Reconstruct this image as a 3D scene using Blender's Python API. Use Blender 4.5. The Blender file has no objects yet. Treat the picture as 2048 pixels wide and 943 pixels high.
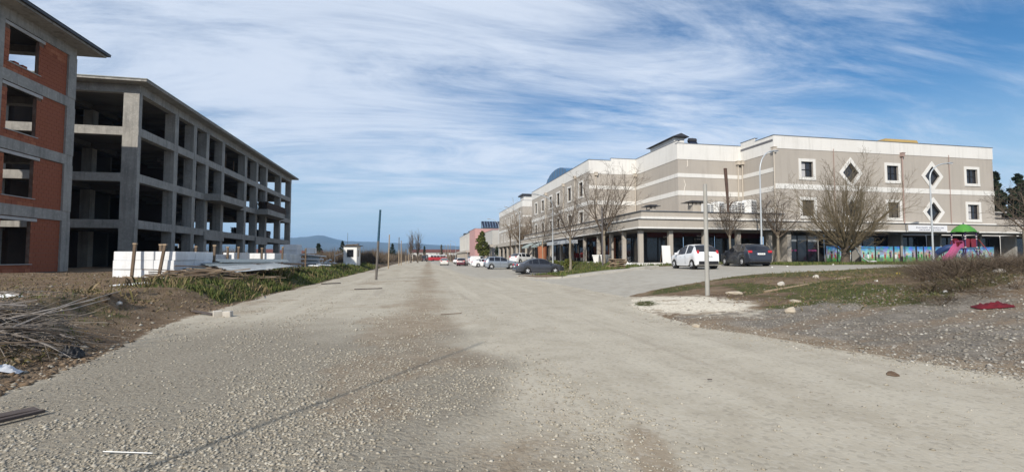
import bpy, bmesh, math, random
import numpy as np
from mathutils import Vector, Matrix
R=math.radians
scene=bpy.context.scene
col=scene.collection
# ---------------------------------------------------------------- camera
CAMZ=1.45
cam=bpy.data.cameras.new('camera'); camo=bpy.data.objects.new('camera',cam); col.objects.link(camo)
cam.sensor_width=36.0; cam.lens=36.0*930/2048; cam.clip_start=0.05; cam.clip_end=30000
YAW=math.atan(186/930); PITCH=math.atan(44.5/930)
camo.location=(0,0,CAMZ); camo.rotation_euler=(math.pi/2+PITCH,0,-YAW)
scene.camera=camo
# ---------------------------------------------------------------- light
SUN_AZ=34.0   # degrees west of south (behind the camera, to the left)
SUN_EL=32.0
sd=Vector((-math.sin(R(SUN_AZ))*math.cos(R(SUN_EL)),-math.cos(R(SUN_AZ))*math.cos(R(SUN_EL)),math.sin(R(SUN_EL))))
sl=bpy.data.lights.new('sun','SUN'); sl.energy=5.0; sl.angle=R(0.55); sl.color=(1.0,0.93,0.83)
so=bpy.data.objects.new('sun',sl); col.objects.link(so); so.location=(-30,-40,40)
so.rotation_euler=(-sd).to_track_quat('-Z','Y').to_euler()
world=bpy.data.worlds.new('World'); scene.world=world; world.use_nodes=True
def build_world():
    nt=world.node_tree; nt.nodes.clear(); N=nt.nodes.new; Lk=nt.links.new
    out=N('ShaderNodeOutputWorld'); bg=N('ShaderNodeBackground'); bg.inputs[1].default_value=0.125
    sky=N('ShaderNodeTexSky'); sky.sky_type='NISHITA'; sky.sun_disc=False
    sky.sun_elevation=R(SUN_EL); sky.sun_rotation=R(180+SUN_AZ); sky.altitude=50
    sky.air_density=1.0; sky.dust_density=0.5; sky.ozone_density=3.0
    tc=N('ShaderNodeTexCoord'); sep=N('ShaderNodeSeparateXYZ'); Lk(tc.outputs['Generated'],sep.inputs[0])
    def m(op,a,b=None,c=None,clamp=False):
        n=N('ShaderNodeMath'); n.operation=op; n.use_clamp=clamp
        for i,x in enumerate((a,b,c)):
            if x is None: continue
            if isinstance(x,(int,float)): n.inputs[i].default_value=x
            else: Lk(x,n.inputs[i])
        return n.outputs[0]
    z=m('MAXIMUM',sep.outputs[2],0.0); zz=m('ADD',z,0.13)
    u=m('DIVIDE',sep.outputs[0],zz); v=m('DIVIDE',sep.outputs[1],zz)
    cmb=N('ShaderNodeCombineXYZ'); Lk(u,cmb.inputs[0]); Lk(v,cmb.inputs[1])
    def noise(scale,detail,rough,rot,sc,loc,dist=0.0):
        mp=N('ShaderNodeMapping'); Lk(cmb.outputs[0],mp.inputs[0]); mp.inputs['Rotation'].default_value=(0,0,R(rot))
        mp.inputs['Scale'].default_value=sc; mp.inputs['Location'].default_value=loc
        n=N('ShaderNodeTexNoise'); Lk(mp.outputs[0],n.inputs['Vector']); n.inputs['Scale'].default_value=scale
        n.inputs['Detail'].default_value=detail; n.inputs['Roughness'].default_value=rough; n.inputs['Distortion'].default_value=dist
        return n.outputs[0]
    big=noise(0.42,3,0.5,30,(1.0,0.75,1),(CL[0],CL[1],CL[2]))
    wis=noise(1.5,10,0.66,24,(0.5,1.5,1),(2.0,1.0,0.4),0.8)
    fin=noise(5.5,7,0.66,14,(0.4,1.7,1),(0,0,3.0),0.6)
    s=m('ADD',m('MULTIPLY',big,1.0),m('ADD',m('MULTIPLY',wis,0.95),m('MULTIPLY',fin,0.30)))
    cr=N('ShaderNodeMapRange'); cr.interpolation_type='SMOOTHSTEP'; Lk(s,cr.inputs[0])
    cr.inputs[1].default_value=CL[3]; cr.inputs[2].default_value=CL[4]
    # thin cloud fades out into clear air near the horizon
    hz=N('ShaderNodeMapRange'); hz.interpolation_type='SMOOTHSTEP'; Lk(z,hz.inputs[0]); hz.inputs[1].default_value=-0.02; hz.inputs[2].default_value=0.17
    fac=m('MULTIPLY',m('MULTIPLY',cr.outputs[0],hz.outputs[0]),0.88)
    ccol=N('ShaderNodeMix'); ccol.data_type='RGBA'; ccol.inputs[6].default_value=(5.1,5.9,7.2,1); ccol.inputs[7].default_value=(7.2,7.7,8.5,1)
    Lk(wis,ccol.inputs[0])
    # clear-sky colour: a deep blue spring sky
    hs=N('ShaderNodeHueSaturation'); hs.inputs['Saturation'].default_value=1.3; hs.inputs['Value'].default_value=0.86
    Lk(sky.outputs[0],hs.inputs['Color'])
    # moist blue-grey air low over the horizon, the same all the way round
    lo=N('ShaderNodeMapRange'); lo.interpolation_type='SMOOTHSTEP'; Lk(z,lo.inputs[0]); lo.inputs[1].default_value=0.32; lo.inputs[2].default_value=0.0; lo.inputs[3].default_value=0.0; lo.inputs[4].default_value=0.92
    air=N('ShaderNodeMix'); air.data_type='RGBA'; Lk(lo.outputs[0],air.inputs[0]); Lk(hs.outputs[0],air.inputs[6]); air.inputs[7].default_value=(4.2,5.6,6.8,1)
    mix=N('ShaderNodeMix'); mix.data_type='RGBA'; Lk(fac,mix.inputs[0]); Lk(air.outputs[2],mix.inputs[6]); Lk(ccol.outputs[2],mix.inputs[7])
    Lk(mix.outputs[2],bg.inputs[0]); Lk(bg.outputs[0],out.inputs[0])
CL=(4.25,6.55,-0.3,0.82,1.33)
build_world()
vs=scene.view_settings; vs.view_transform='Standard'; vs.look='None'; vs.exposure=0.0; vs.gamma=1.0; vs.use_curve_mapping=False
scene.cycles.max_bounces=6; scene.cycles.diffuse_bounces=3; scene.cycles.glossy_bounces=3; scene.cycles.transmission_bounces=2; scene.cycles.volume_bounces=0; scene.cycles.transparent_max_bounces=6
# ---------------------------------------------------------------- materials
MATS={}
def mat(name,base,rough=0.85,var=None,vs_=1.0,vmix=0.6,bump=0.0,bs=20.0,metal=0.0,spec=0.35,streak=None,coat=0.0,fine=None,coords='Object',emit=None,detail=6):
    """procedural Principled material; var = second colour blended by noise; streak=(colour,amount) vertical weathering streaks"""
    if name in MATS: return MATS[name]
    m=bpy.data.materials.new(name); m.use_nodes=True; nt=m.node_tree; b=nt.nodes['Principled BSDF']; N=nt.nodes.new; Lk=nt.links.new
    b.inputs['Roughness'].default_value=rough; b.inputs['Metallic'].default_value=metal
    b.inputs['Specular IOR Level'].default_value=spec
    if coat: b.inputs['Coat Weight'].default_value=coat; b.inputs['Coat Roughness'].default_value=0.08
    c=(*base,1.0); b.inputs['Base Color'].default_value=c
    if emit: b.inputs['Emission Color'].default_value=(*emit[0],1); b.inputs['Emission Strength'].default_value=emit[1]
    tc=N('ShaderNodeTexCoord'); vec=tc.outputs[coords]
    last=None
    def noise(s,d=detail,r=0.6,v=None):
        n=N('ShaderNodeTexNoise'); n.inputs['Scale'].default_value=s; n.inputs['Detail'].default_value=d; n.inputs['Roughness'].default_value=r
        Lk(v if v is not None else vec,n.inputs['Vector']); return n.outputs[0]
    def mixc(a,bcol,f):
        x=N('ShaderNodeMix'); x.data_type='RGBA'
        if isinstance(a,tuple): x.inputs[6].default_value=a
        else: Lk(a,x.inputs[6])
        if isinstance(bcol,tuple): x.inputs[7].default_value=bcol
        else: Lk(bcol,x.inputs[7])
        Lk(f,x.inputs[0]); return x.outputs[2]
    def rng(o,a,bb,lo=0.0,hi=1.0):
        r_=N('ShaderNodeMapRange'); Lk(o,r_.inputs[0]); r_.inputs[1].default_value=a; r_.inputs[2].default_value=bb; r_.inputs[3].default_value=lo; r_.inputs[4].default_value=hi
        return r_.outputs[0]
    cur=c
    if var: cur=mixc(cur,(*var,1.0),rng(noise(vs_),0.35,0.68,0,vmix)); last=cur
    if fine: cur=mixc(cur,(*fine[0],1.0),rng(noise(fine[1],3),0.5,0.72,0,fine[2])); last=cur
    if streak:
        mp=N('ShaderNodeMapping'); Lk(vec,mp.inputs[0]); mp.inputs['Scale'].default_value=(1.6,1.6,0.12)
        cur=mixc(cur,(*streak[0],1.0),rng(noise(2.2,5,0.65,mp.outputs[0]),0.5,0.75,0,streak[1])); last=cur
    if last is not None: Lk(last,b.inputs['Base Color'])
    if bump:
        bn=N('ShaderNodeBump'); bn.inputs['Strength'].default_value=bump; bn.inputs['Distance'].default_value=0.02
        Lk(noise(bs,4),bn.inputs['Height']); Lk(bn.outputs[0],b.inputs['Normal'])
    MATS[name]=m; return m
def island_mat(name,cols,rough=0.9,bump=0.0):
    """colour picked per loose piece (Random Per Island) - for stones, blades, twigs, leaves"""
    m=bpy.data.materials.new(name); m.use_nodes=True; nt=m.node_tree; b=nt.nodes['Principled BSDF']
    g=nt.nodes.new('ShaderNodeNewGeometry'); r=nt.nodes.new('ShaderNodeValToRGB'); r.color_ramp.interpolation='LINEAR'
    el=r.color_ramp.elements
    while len(el)<len(cols): el.new(0.5)
    for i,cx in enumerate(cols): el[i].position=i/(len(cols)-1); el[i].color=(*cx,1)
    nt.links.new(g.outputs['Random Per Island'],r.inputs[0]); nt.links.new(r.outputs[0],b.inputs['Base Color'])
    b.inputs['Roughness'].default_value=rough; b.inputs['Specular IOR Level'].default_value=0.25
    MATS[name]=m; return m
concrete=mat('concrete',(0.33,0.315,0.285),0.9,(0.21,0.205,0.19),0.9,0.8,0.35,14,streak=((0.12,0.115,0.108),0.75),fine=((0.44,0.42,0.38),6,0.5))
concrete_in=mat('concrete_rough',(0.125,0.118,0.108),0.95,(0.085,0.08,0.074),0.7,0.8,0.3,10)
lintel_m=mat('lintel_concrete',(0.46,0.45,0.43),0.9,(0.34,0.33,0.31),2.0,0.7,0.2,20)
brick_m=island_mat('brick_clay',[(0.30,0.10,0.052),(0.36,0.13,0.068),(0.255,0.082,0.045),(0.40,0.155,0.085)],0.9)
mortar=mat('mortar',(0.13,0.075,0.05),0.95,(0.27,0.20,0.16),3,0.6,0.3,25)
brick_wall_m=mat('brick_infill',(0.24,0.085,0.05),0.92,(0.19,0.065,0.04),2.0,0.7,0.4,12)
plaster=mat('plaster_beige',(0.405,0.37,0.326),0.88,(0.36,0.33,0.293),0.35,0.7,0.12,40,streak=((0.29,0.265,0.237),0.5))
plaster_w=mat('plaster_white',(0.68,0.67,0.64),0.85,(0.61,0.60,0.57),0.4,0.6,0.08,40,streak=((0.45,0.44,0.41),0.5))
canopy_m=mat('canopy_render',(0.415,0.378,0.328),0.88,(0.365,0.333,0.292),0.6,0.7,0.1,30,streak=((0.31,0.285,0.25),0.4))
soffit_m=mat('soffit',(0.33,0.31,0.28),0.9,(0.27,0.25,0.23),1,0.6)
dark_metal=mat('dark_metal',(0.035,0.035,0.04),0.45,spec=0.5)
black_trim=mat('black_trim',(0.018,0.018,0.02),0.55)
coping_m=mat('coping_metal',(0.16,0.18,0.21),0.5,metal=0.3)
glass=mat('dark_glass',(0.012,0.014,0.018),0.06,spec=0.6,var=(0.03,0.03,0.036),vs_=0.8,vmix=0.8)
curtain=mat('curtain_cloth',(0.45,0.45,0.46),0.9,(0.36,0.36,0.38),6,0.6)
screen_m=mat('insect_screen',(0.085,0.075,0.065),0.8,(0.06,0.055,0.05),3,0.6)
galv=mat('galvanised_steel',(0.50,0.53,0.55),0.45,(0.42,0.45,0.47),2,0.6,metal=0.35)
white_plastic=mat('white_plastic',(0.75,0.75,0.73),0.5,(0.66,0.66,0.64),2,0.5)
foam=mat('white_foam',(0.72,0.73,0.735),0.8,(0.64,0.65,0.655),1.6,0.7,0.2,60,streak=((0.42,0.40,0.37),0.35),fine=((0.55,0.53,0.5),5,0.35))
wood=mat('weathered_wood',(0.17,0.12,0.08),0.9,(0.095,0.07,0.05),3,0.8,0.3,30)
wood_pale=mat('pale_wood',(0.34,0.255,0.17),0.88,(0.23,0.17,0.115),3,0.7,0.3,30)
bark=mat('bark',(0.135,0.105,0.078),0.95,(0.08,0.063,0.048),5,0.8,0.5,25)
bark_pale=mat('bark_pale',(0.27,0.235,0.18),0.95,(0.16,0.14,0.11),4,0.8,0.5,25)
twig=mat('twig',(0.16,0.118,0.085),0.95,(0.10,0.075,0.055),2,0.8)
twig_grey=mat('twig_grey',(0.36,0.33,0.30),0.95,(0.22,0.19,0.165),5,0.8)
rubber=mat('tyre_rubber',(0.018,0.018,0.018),0.85)
alloy=mat('alloy_wheel',(0.62,0.63,0.65),0.4,metal=0.2)
tail_red=mat('tail_lamp',(0.45,0.02,0.025),0.25,spec=0.6)
lamp_clear=mat('lamp_clear',(0.62,0.62,0.62),0.2,spec=0.6)
plate_m=mat('number_plate',(0.78,0.78,0.76),0.5)
rust=mat('rusty_steel',(0.10,0.06,0.045),0.85,(0.055,0.04,0.035),3,0.8,0.3,20)
# ---------------------------------------------------------------- mesh helpers
class MB:
    def __init__(s): s.v=[]; s.f=[]
    def add(s,vs,fs):
        b=len(s.v); s.v.extend(vs); s.f.extend([tuple(i+b for i in f) for f in fs]); return s
    def box(s,x0,x1,y0,y1,z0,z1):
        return s.add([(x0,y0,z0),(x1,y0,z0),(x1,y1,z0),(x0,y1,z0),(x0,y0,z1),(x1,y0,z1),(x1,y1,z1),(x0,y1,z1)],
            [(3,2,1,0),(4,5,6,7),(0,1,5,4),(1,2,6,5),(2,3,7,6),(3,0,4,7)])
    def obox(s,c,ax,ay,az):
        """oriented box: centre and three half-axis vectors"""
        c=Vector(c); ax=Vector(ax); ay=Vector(ay); az=Vector(az); vs=[]
        for k in (-1,1):
            for a,b in ((-1,-1),(1,-1),(1,1),(-1,1)): vs.append(tuple(c+ax*a+ay*b+az*k))
        return s.add(vs,[(3,2,1,0),(4,5,6,7),(0,1,5,4),(1,2,6,5),(2,3,7,6),(3,0,4,7)])
    def bar(s,p,q,w,h,up=(0,0,1)):
        """rectangular bar from p to q, w wide and h deep"""
        p=Vector(p); q=Vector(q); d=(q-p); L=d.length; d.normalize(); u=Vector(up)
        if abs(d.dot(u))>0.98: u=Vector((1,0,0))
        a=d.cross(u).normalized(); b=a.cross(d)
        return s.obox((p+q)/2,d*(L/2),a*(w/2),b*(h/2))
    def tube(s,pts,rad,n=6,cap=True):
        pts=[Vector(p) for p in pts]; k=len(pts)
        if not hasattr(rad,'__len__'): rad=[rad]*k
        base=len(s.v); prev=None
        for i,p in enumerate(pts):
            d=(pts[min(i+1,k-1)]-pts[max(i-1,0)]).normalized()
            a=prev if prev is not None else (Vector((1,0,0)) if abs(d.x)<0.8 else Vector((0,1,0)))
            a=(a-d*a.dot(d)); a=a.normalized() if a.length>1e-6 else d.orthogonal().normalized()
            prev=a; b=d.cross(a)
            for j in range(n):
                t=2*math.pi*j/n; s.v.append(tuple(p+(a*math.cos(t)+b*math.sin(t))*rad[i]))
        for i in range(k-1):
            for j in range(n):
                j2=(j+1)%n; s.f.append((base+i*n+j,base+i*n+j2,base+(i+1)*n+j2,base+(i+1)*n+j))
        if cap:
            s.f.append(tuple(base+j for j in reversed(range(n)))); s.f.append(tuple(base+(k-1)*n+j for j in range(n)))
        return s
    def lathe(s,prof,n=20,c=(0,0,0),axis='z'):
        base=len(s.v)
        for r,h in prof:
            for j in range(n):
                t=2*math.pi*j/n; x,y=r*math.cos(t),r*math.sin(t)
                p=(x,y,h) if axis=='z' else ((x,h,y) if axis=='y' else (h,x,y))
                s.v.append((p[0]+c[0],p[1]+c[1],p[2]+c[2]))
        for i in range(len(prof)-1):
            for j in range(n):
                j2=(j+1)%n; s.f.append((base+i*n+j,base+i*n+j2,base+(i+1)*n+j2,base+(i+1)*n+j))
        return s
    def prism(s,poly,z0,z1):
        n=len(poly); b=len(s.v)
        s.v.extend([(x,y,z0) for x,y in poly]); s.v.extend([(x,y,z1) for x,y in poly])
        s.f.append(tuple(b+i for i in reversed(range(n)))); s.f.append(tuple(b+n+i for i in range(n)))
        for i in range(n):
            j=(i+1)%n; s.f.append((b+i,b+j,b+n+j,b+n+i))
        return s
    def quad(s,a,b,c,d): return s.add([tuple(a),tuple(b),tuple(c),tuple(d)],[(0,1,2,3)])
    def shift(s,o):
        s.v=[(x-o[0],y-o[1],z-o[2]) for x,y,z in s.v]; return s
    def mesh(s,name):
        me=bpy.data.meshes.new(name); me.from_pydata(s.v,[],s.f); me.validate(verbose=False); return me
def smooth(me,ang=35):
    me.polygons.foreach_set('use_smooth',[True]*len(me.polygons)); me.set_sharp_from_angle(angle=R(ang))
def obj(name,me,m=None,parent=None):
    o=bpy.data.objects.new(name,me); col.objects.link(o)
    if m is not None and len(me.materials)==0: me.materials.append(m)
    if parent is not None: o.parent=parent
    return o
def part(name,mb,m,parent,off=None,sm=None,bev=None):
    """mesh part under parent; off = world position of the thing, when mb is in world coordinates"""
    if off is not None: mb.shift(off)
    me=mb.mesh(name)
    if bev:
        bm=bmesh.new(); bm.from_mesh(me); bmesh.ops.recalc_face_normals(bm,faces=bm.faces)
        bmesh.ops.bevel(bm,geom=[e for e in bm.edges if len(e.link_faces)==2 and e.calc_face_angle(0)>0.6],offset=bev,segments=1,affect='EDGES'); bm.to_mesh(me); bm.free()
    if sm: smooth(me,sm)
    return obj(name,me,m,parent)
def tag(o,label,cat,group=None):
    o['label']=label; o['category']=cat
    if group: o['group']=group
    return o
def thing(name,label,cat,loc=(0,0,0),rz=0.0,group=None):
    o=bpy.data.objects.new(name,None); col.objects.link(o); o.location=loc; o.rotation_euler=(0,0,rz); o.empty_display_size=0.3
    return tag(o,label,cat,group)
def single(name,mb,m,label,cat,group=None,loc=None,sm=None,bev=None):
    o=part(name,mb,m,None,loc,sm,bev)
    if loc is not None: o.location=loc
    return tag(o,label,cat,group)
def copytree(o,parent=None):
    c=o.copy(); col.objects.link(c); c.parent=parent
    for ch in list(o.children): copytree(ch,c)
    return c
def txt(name,s,size,m,parent,loc,rot,ext=0.004,align='CENTER'):
    cu=bpy.data.curves.new(name,'FONT'); cu.body=s; cu.size=size; cu.align_x=align; cu.align_y='CENTER'; cu.extrude=ext
    to=bpy.data.objects.new(name,cu); col.objects.link(to)
    me=bpy.data.meshes.new_from_object(to); bpy.data.objects.remove(to)
    o=obj(name,me,m,parent); o.location=loc; o.rotation_euler=rot; return o
# value noise (numpy)
_rng=np.random.RandomState(7); _perm=_rng.rand(256,256)
def vnoise(x,y,s=1.0,seed=0):
    x=np.asarray(x,float)*s+seed*17.13; y=np.asarray(y,float)*s+seed*31.7
    xi=np.floor(x).astype(int); yi=np.floor(y).astype(int); fx=x-xi; fy=y-yi
    fx=fx*fx*(3-2*fx); fy=fy*fy*(3-2*fy); g=lambda a,b:_perm[a%256,b%256]
    return (g(xi,yi)*(1-fx)+g(xi+1,yi)*fx)*(1-fy)+(g(xi,yi+1)*(1-fx)+g(xi+1,yi+1)*fx)*fy
def fbm(x,y,s=1.0,o=4,seed=0):
    t=0;a=.5;n=0
    for i in range(o): t=t+a*vnoise(x,y,s*2**i,seed+i); n+=a; a*=.55
    return t/n
def sstep(a,b,x):
    t=np.clip((np.asarray(x,float)-a)/(b-a),0,1); return t*t*(3-2*t)
# ================================================================ terrain
def ledge(Y): return np.interp(Y,[-15,3,6,8.5,11,13,20,60,400],[-3.8,-3.9,-4.35,-4.7,-5.2,-5.45,-5.7,-5.6,-5.6])+0.5*(fbm(0*Y+3.3,Y,0.5,3,2)-0.5)
def redge(Y): return np.interp(Y,[-15,2,4.2,5.4,7,9,11,13,15,16,33,36,400],[8.5,7.5,7.0,6.7,6.35,5.8,5.85,6.3,7.2,7.6,7.4,7.6,7.6])+0.35*(fbm(0*Y+9.1,Y,0.7,3,5)-0.5)
def s0(X): return np.interp(X,[6.5,7.5,9,11,15,19,26,40,80],[14.6,15.9,16.9,17.5,18.6,19.3,20.0,21,22.5])
def s1(X): return np.interp(X,[6.5,7.2,8.2,9.5,14,16,16.5,23.4,23.9,40,80],[33,31.5,28.8,28,28.2,28.8,31.6,31.6,25.8,25.0,25.2])
def zg(X,Y):
    X=np.asarray(X,float); Y=np.asarray(Y,float)
    l=ledge(Y)
    left=(0.55-0.15*sstep(60,110,Y))*sstep(l-0.05,l-1.5,X)+0.18*sstep(-9,-18,X)
    cut=l-1.35-1.1*(fbm(X,Y,0.8,3,13)-0.4); nearb=sstep(6.0,7.5,Y)*(1-sstep(13,16,Y))
    left=left*(1-0.45*nearb*sstep(cut-0.35,cut,X))+0.10*nearb*sstep(cut,cut-0.3,X)*np.exp(-((X-cut)/2.0)**2)
    left=left+0.30*(fbm(X,Y,0.45,5,11)-0.5)*sstep(l-0.6,l-2.5,X)*(1-sstep(40,80,np.abs(X)))
    near=0.75*sstep(5.5,16,X)+0.27*sstep(15,27,X)
    far=1.02*sstep(12.9,16.3,X)
    t=sstep(31,37,Y); right=near*(1-t)+far*t
    right=right+0.45*np.exp(-((X-15.5)/4.0)**2-((Y-9.2)/2.6)**2)+0.10*np.exp(-((X-7.6)/1.6)**2-((Y-12.3)/2.2)**2)
    right=right*(1-0.6*sstep(110,180,Y))
    off=((X>redge(Y)+0.3)&(~((Y>s0(X)-0.2)&(Y<s1(X)+0.2)))).astype(float)
    right=right+0.14*(fbm(X,Y,0.45,4,21)-0.5)*off*(1-sstep(26,33,Y))
    kerb=island(X,Y)*0.10
    road=0.035*(fbm(X,Y,0.6,3,31)-0.5)
    return np.where(np.abs(X)+np.abs(Y)<900,left+right+kerb+road,0.0)
def island(X,Y): return ((X>redge(Y))&(Y>s1(X))&(Y<36.6)&(X<24)&(Y<33.2+100*(X<16.4))).astype(float)
def zgs(x,y): return float(zg(np.array([x]),np.array([y]))[0])
def fastmesh(name,V,F):
    me=bpy.data.meshes.new(name); k=F.shape[1]
    me.vertices.add(len(V)); me.vertices.foreach_set('co',np.ascontiguousarray(V,dtype=np.float32).ravel())
    me.loops.add(F.size); me.loops.foreach_set('vertex_index',np.ascontiguousarray(F,dtype=np.int32).ravel())
    me.polygons.add(len(F)); me.polygons.foreach_set('loop_start',np.arange(0,F.size,k,dtype=np.int32))
    me.update(calc_edges=True); return me
def axis(lo,hi,step,glo,ghi,ratio):
    a=list(np.arange(lo,hi+1e-6,step)); s=step
    while a[-1]<ghi: s*=ratio; a.append(a[-1]+s)
    s=step; b=[]; cur=lo
    while cur>glo: s*=ratio; cur-=s; b.append(cur)
    return np.array(b[::-1]+a)
xs=axis(-10.5,17.0,0.16,-9000,9000,1.06); ys=axis(2.2,17.5,0.13,-9000,9000,1.045)
GX,GY=np.meshgrid(xs,ys)
def masks(X,Y):
    l=ledge(Y); r=redge(Y)
    n1=fbm(X,Y,0.5,4,41); n2=fbm(X,Y,1.3,3,47)
    road=sstep(l-0.25,l+0.25,X)*(1-sstep(r-0.2,r+0.25,X))*(Y<420)
    side=((X>=r-0.2)&(Y>s0(X))&(Y<s1(X))).astype(float)
    park=((X>=r-0.2)&(X<12.7+0.3*n1)&(Y>36.8)&(Y<330)).astype(float)
    isl=island(X,Y)
    asph=np.maximum(side,park)
    # grey compacted surface of the right-hand half of the road further on
    asph=np.maximum(asph,0.75*road*sstep(2.5,5.0,X)*sstep(24,40,Y))
    path=isl*((X>14.2)&(X<17.5)&(Y<30.6)).astype(float)+isl*sstep(0.9,0.5,np.abs(Y-s1(X)-0.55))*((X>9.3)&(X<17)).astype(float)
    asph=np.clip(np.maximum(asph,path*0.8),0,1)
    free=(1-road)*(1-np.clip(side+park,0,1))
    left=sstep(l+0.05,l-0.3,X)*sstep(-10.6-0.02*Y,-8.2,X)*sstep(12.5,20,Y+3*(n1-0.5))*(1-sstep(62,85,Y))
    left=np.maximum(left,0.62*sstep(l-0.3,l-1.0,X)*sstep(-9.5,-7.0,X)*sstep(4,5.5,Y)*n1*1.2)
    verge=((X>23.9)&(Y>s1(X)-0.1)&(Y<33.6)).astype(float)
    ver2=isl*(1-path)*((X>9.0)).astype(float)+((X>12.8)&(X<16.7)&(Y>=36)&(Y<110)).astype(float)
    p1=np.exp(-((X-6.5)/0.55)**2-((Y-13.2)/0.75)**2)*1.3
    p2=np.maximum(np.exp(-((X-9.6)/1.5)**2),0.85*sstep(14,17,X)*(X<40))*np.exp(-((Y-(s0(X)-0.7))/0.7)**2)
    p3=sstep(0.44,0.58,n1)*sstep(9.0,11,X)*sstep(7.5,9.0,Y)*(Y<s0(X)-0.1)*(X<40)
    p4=sstep(0.42,0.56,n2)*((X>15)&(Y<s0(X))&(Y>10)).astype(float)*0.8
    p5=np.exp(-((X-9.2)/1.1)**2-((Y-10.1)/0.35)**2)*0.9
    grass=np.clip(np.maximum.reduce([left*(0.35+0.95*n2),verge*(0.5+0.8*n1),ver2*(0.45+0.8*n1),p1,p2,p3,p4,p5]),0,1)*np.maximum(free,(isl>0)*1.0)
    grass=np.where(asph>0.5,0,grass)
    pale=np.clip(1.25*np.exp(-((X-7.4)/1.75)**2-((Y-12.4)/2.6)**2)*(0.55+0.8*n2),0,1)*sstep(r-0.35,r+0.1,X)*(1-side)
    dark=sstep(r-0.1,r+0.3,X)*(1-sstep(9.6,10.6,Y+0.12*(X-8)))*(1-0.55*sstep(10.2,12.5,X))
    brown=road*np.clip(np.exp(-((X+0.1-0.02*Y)/0.95)**2)*sstep(3,12,Y)*1.25*(0.15+n1),0,1)
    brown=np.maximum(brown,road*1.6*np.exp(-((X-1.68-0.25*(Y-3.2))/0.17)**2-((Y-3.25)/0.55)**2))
    brown=np.maximum(brown,road*sstep(0.52,0.72,n1)*0.7*(1-sstep(0.4,2.6,X)))
    brown=np.maximum(brown,1.1*np.exp(-((X-r-0.3)/0.38)**2)*(Y<9.4))
    brown=np.maximum(brown,0.9*sstep(0.42,0.6,n1)*sstep(11.5,13.5,X)*(Y<s0(X)-0.3)*(X<45)*(Y>6.5))
    return road,grass,pale,dark,brown,asph,side,park
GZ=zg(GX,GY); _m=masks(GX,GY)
_far=(np.abs(GX)+np.abs(GY)>900)
V=np.stack([GX,GY,GZ],-1).reshape(-1,3); ny,nx=GX.shape
ii=np.arange(ny*nx).reshape(ny,nx); F=np.stack([ii[:-1,:-1],ii[:-1,1:],ii[1:,1:],ii[1:,:-1]],-1).reshape(-1,4)
FX=V[F,0].mean(1); FY=V[F,1].mean(1); fm=masks(FX,FY)
zone=np.where(fm[6]>0.5,1,np.where(fm[7]>0.5,2,np.where((fm[0]>0.5),3,np.where(island(FX,FY)>0.5,4,0))))
STONY=_m[0]*np.clip((1-sstep(0.2,2.0,GX+1.6*(fbm(GX,GY,0.8,3,61)-0.5)))*(1-0.85*sstep(6,15,GY))*(0.45+0.9*fbm(GX,GY,0.55,4,67)),0,1)
ATT_A=np.stack([_m[0],_m[1],_m[2],STONY],-1).reshape(-1,4); ATT_B=np.stack([_m[3],_m[4],_m[5],np.ones_like(_m[0])],-1).reshape(-1,4)
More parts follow.
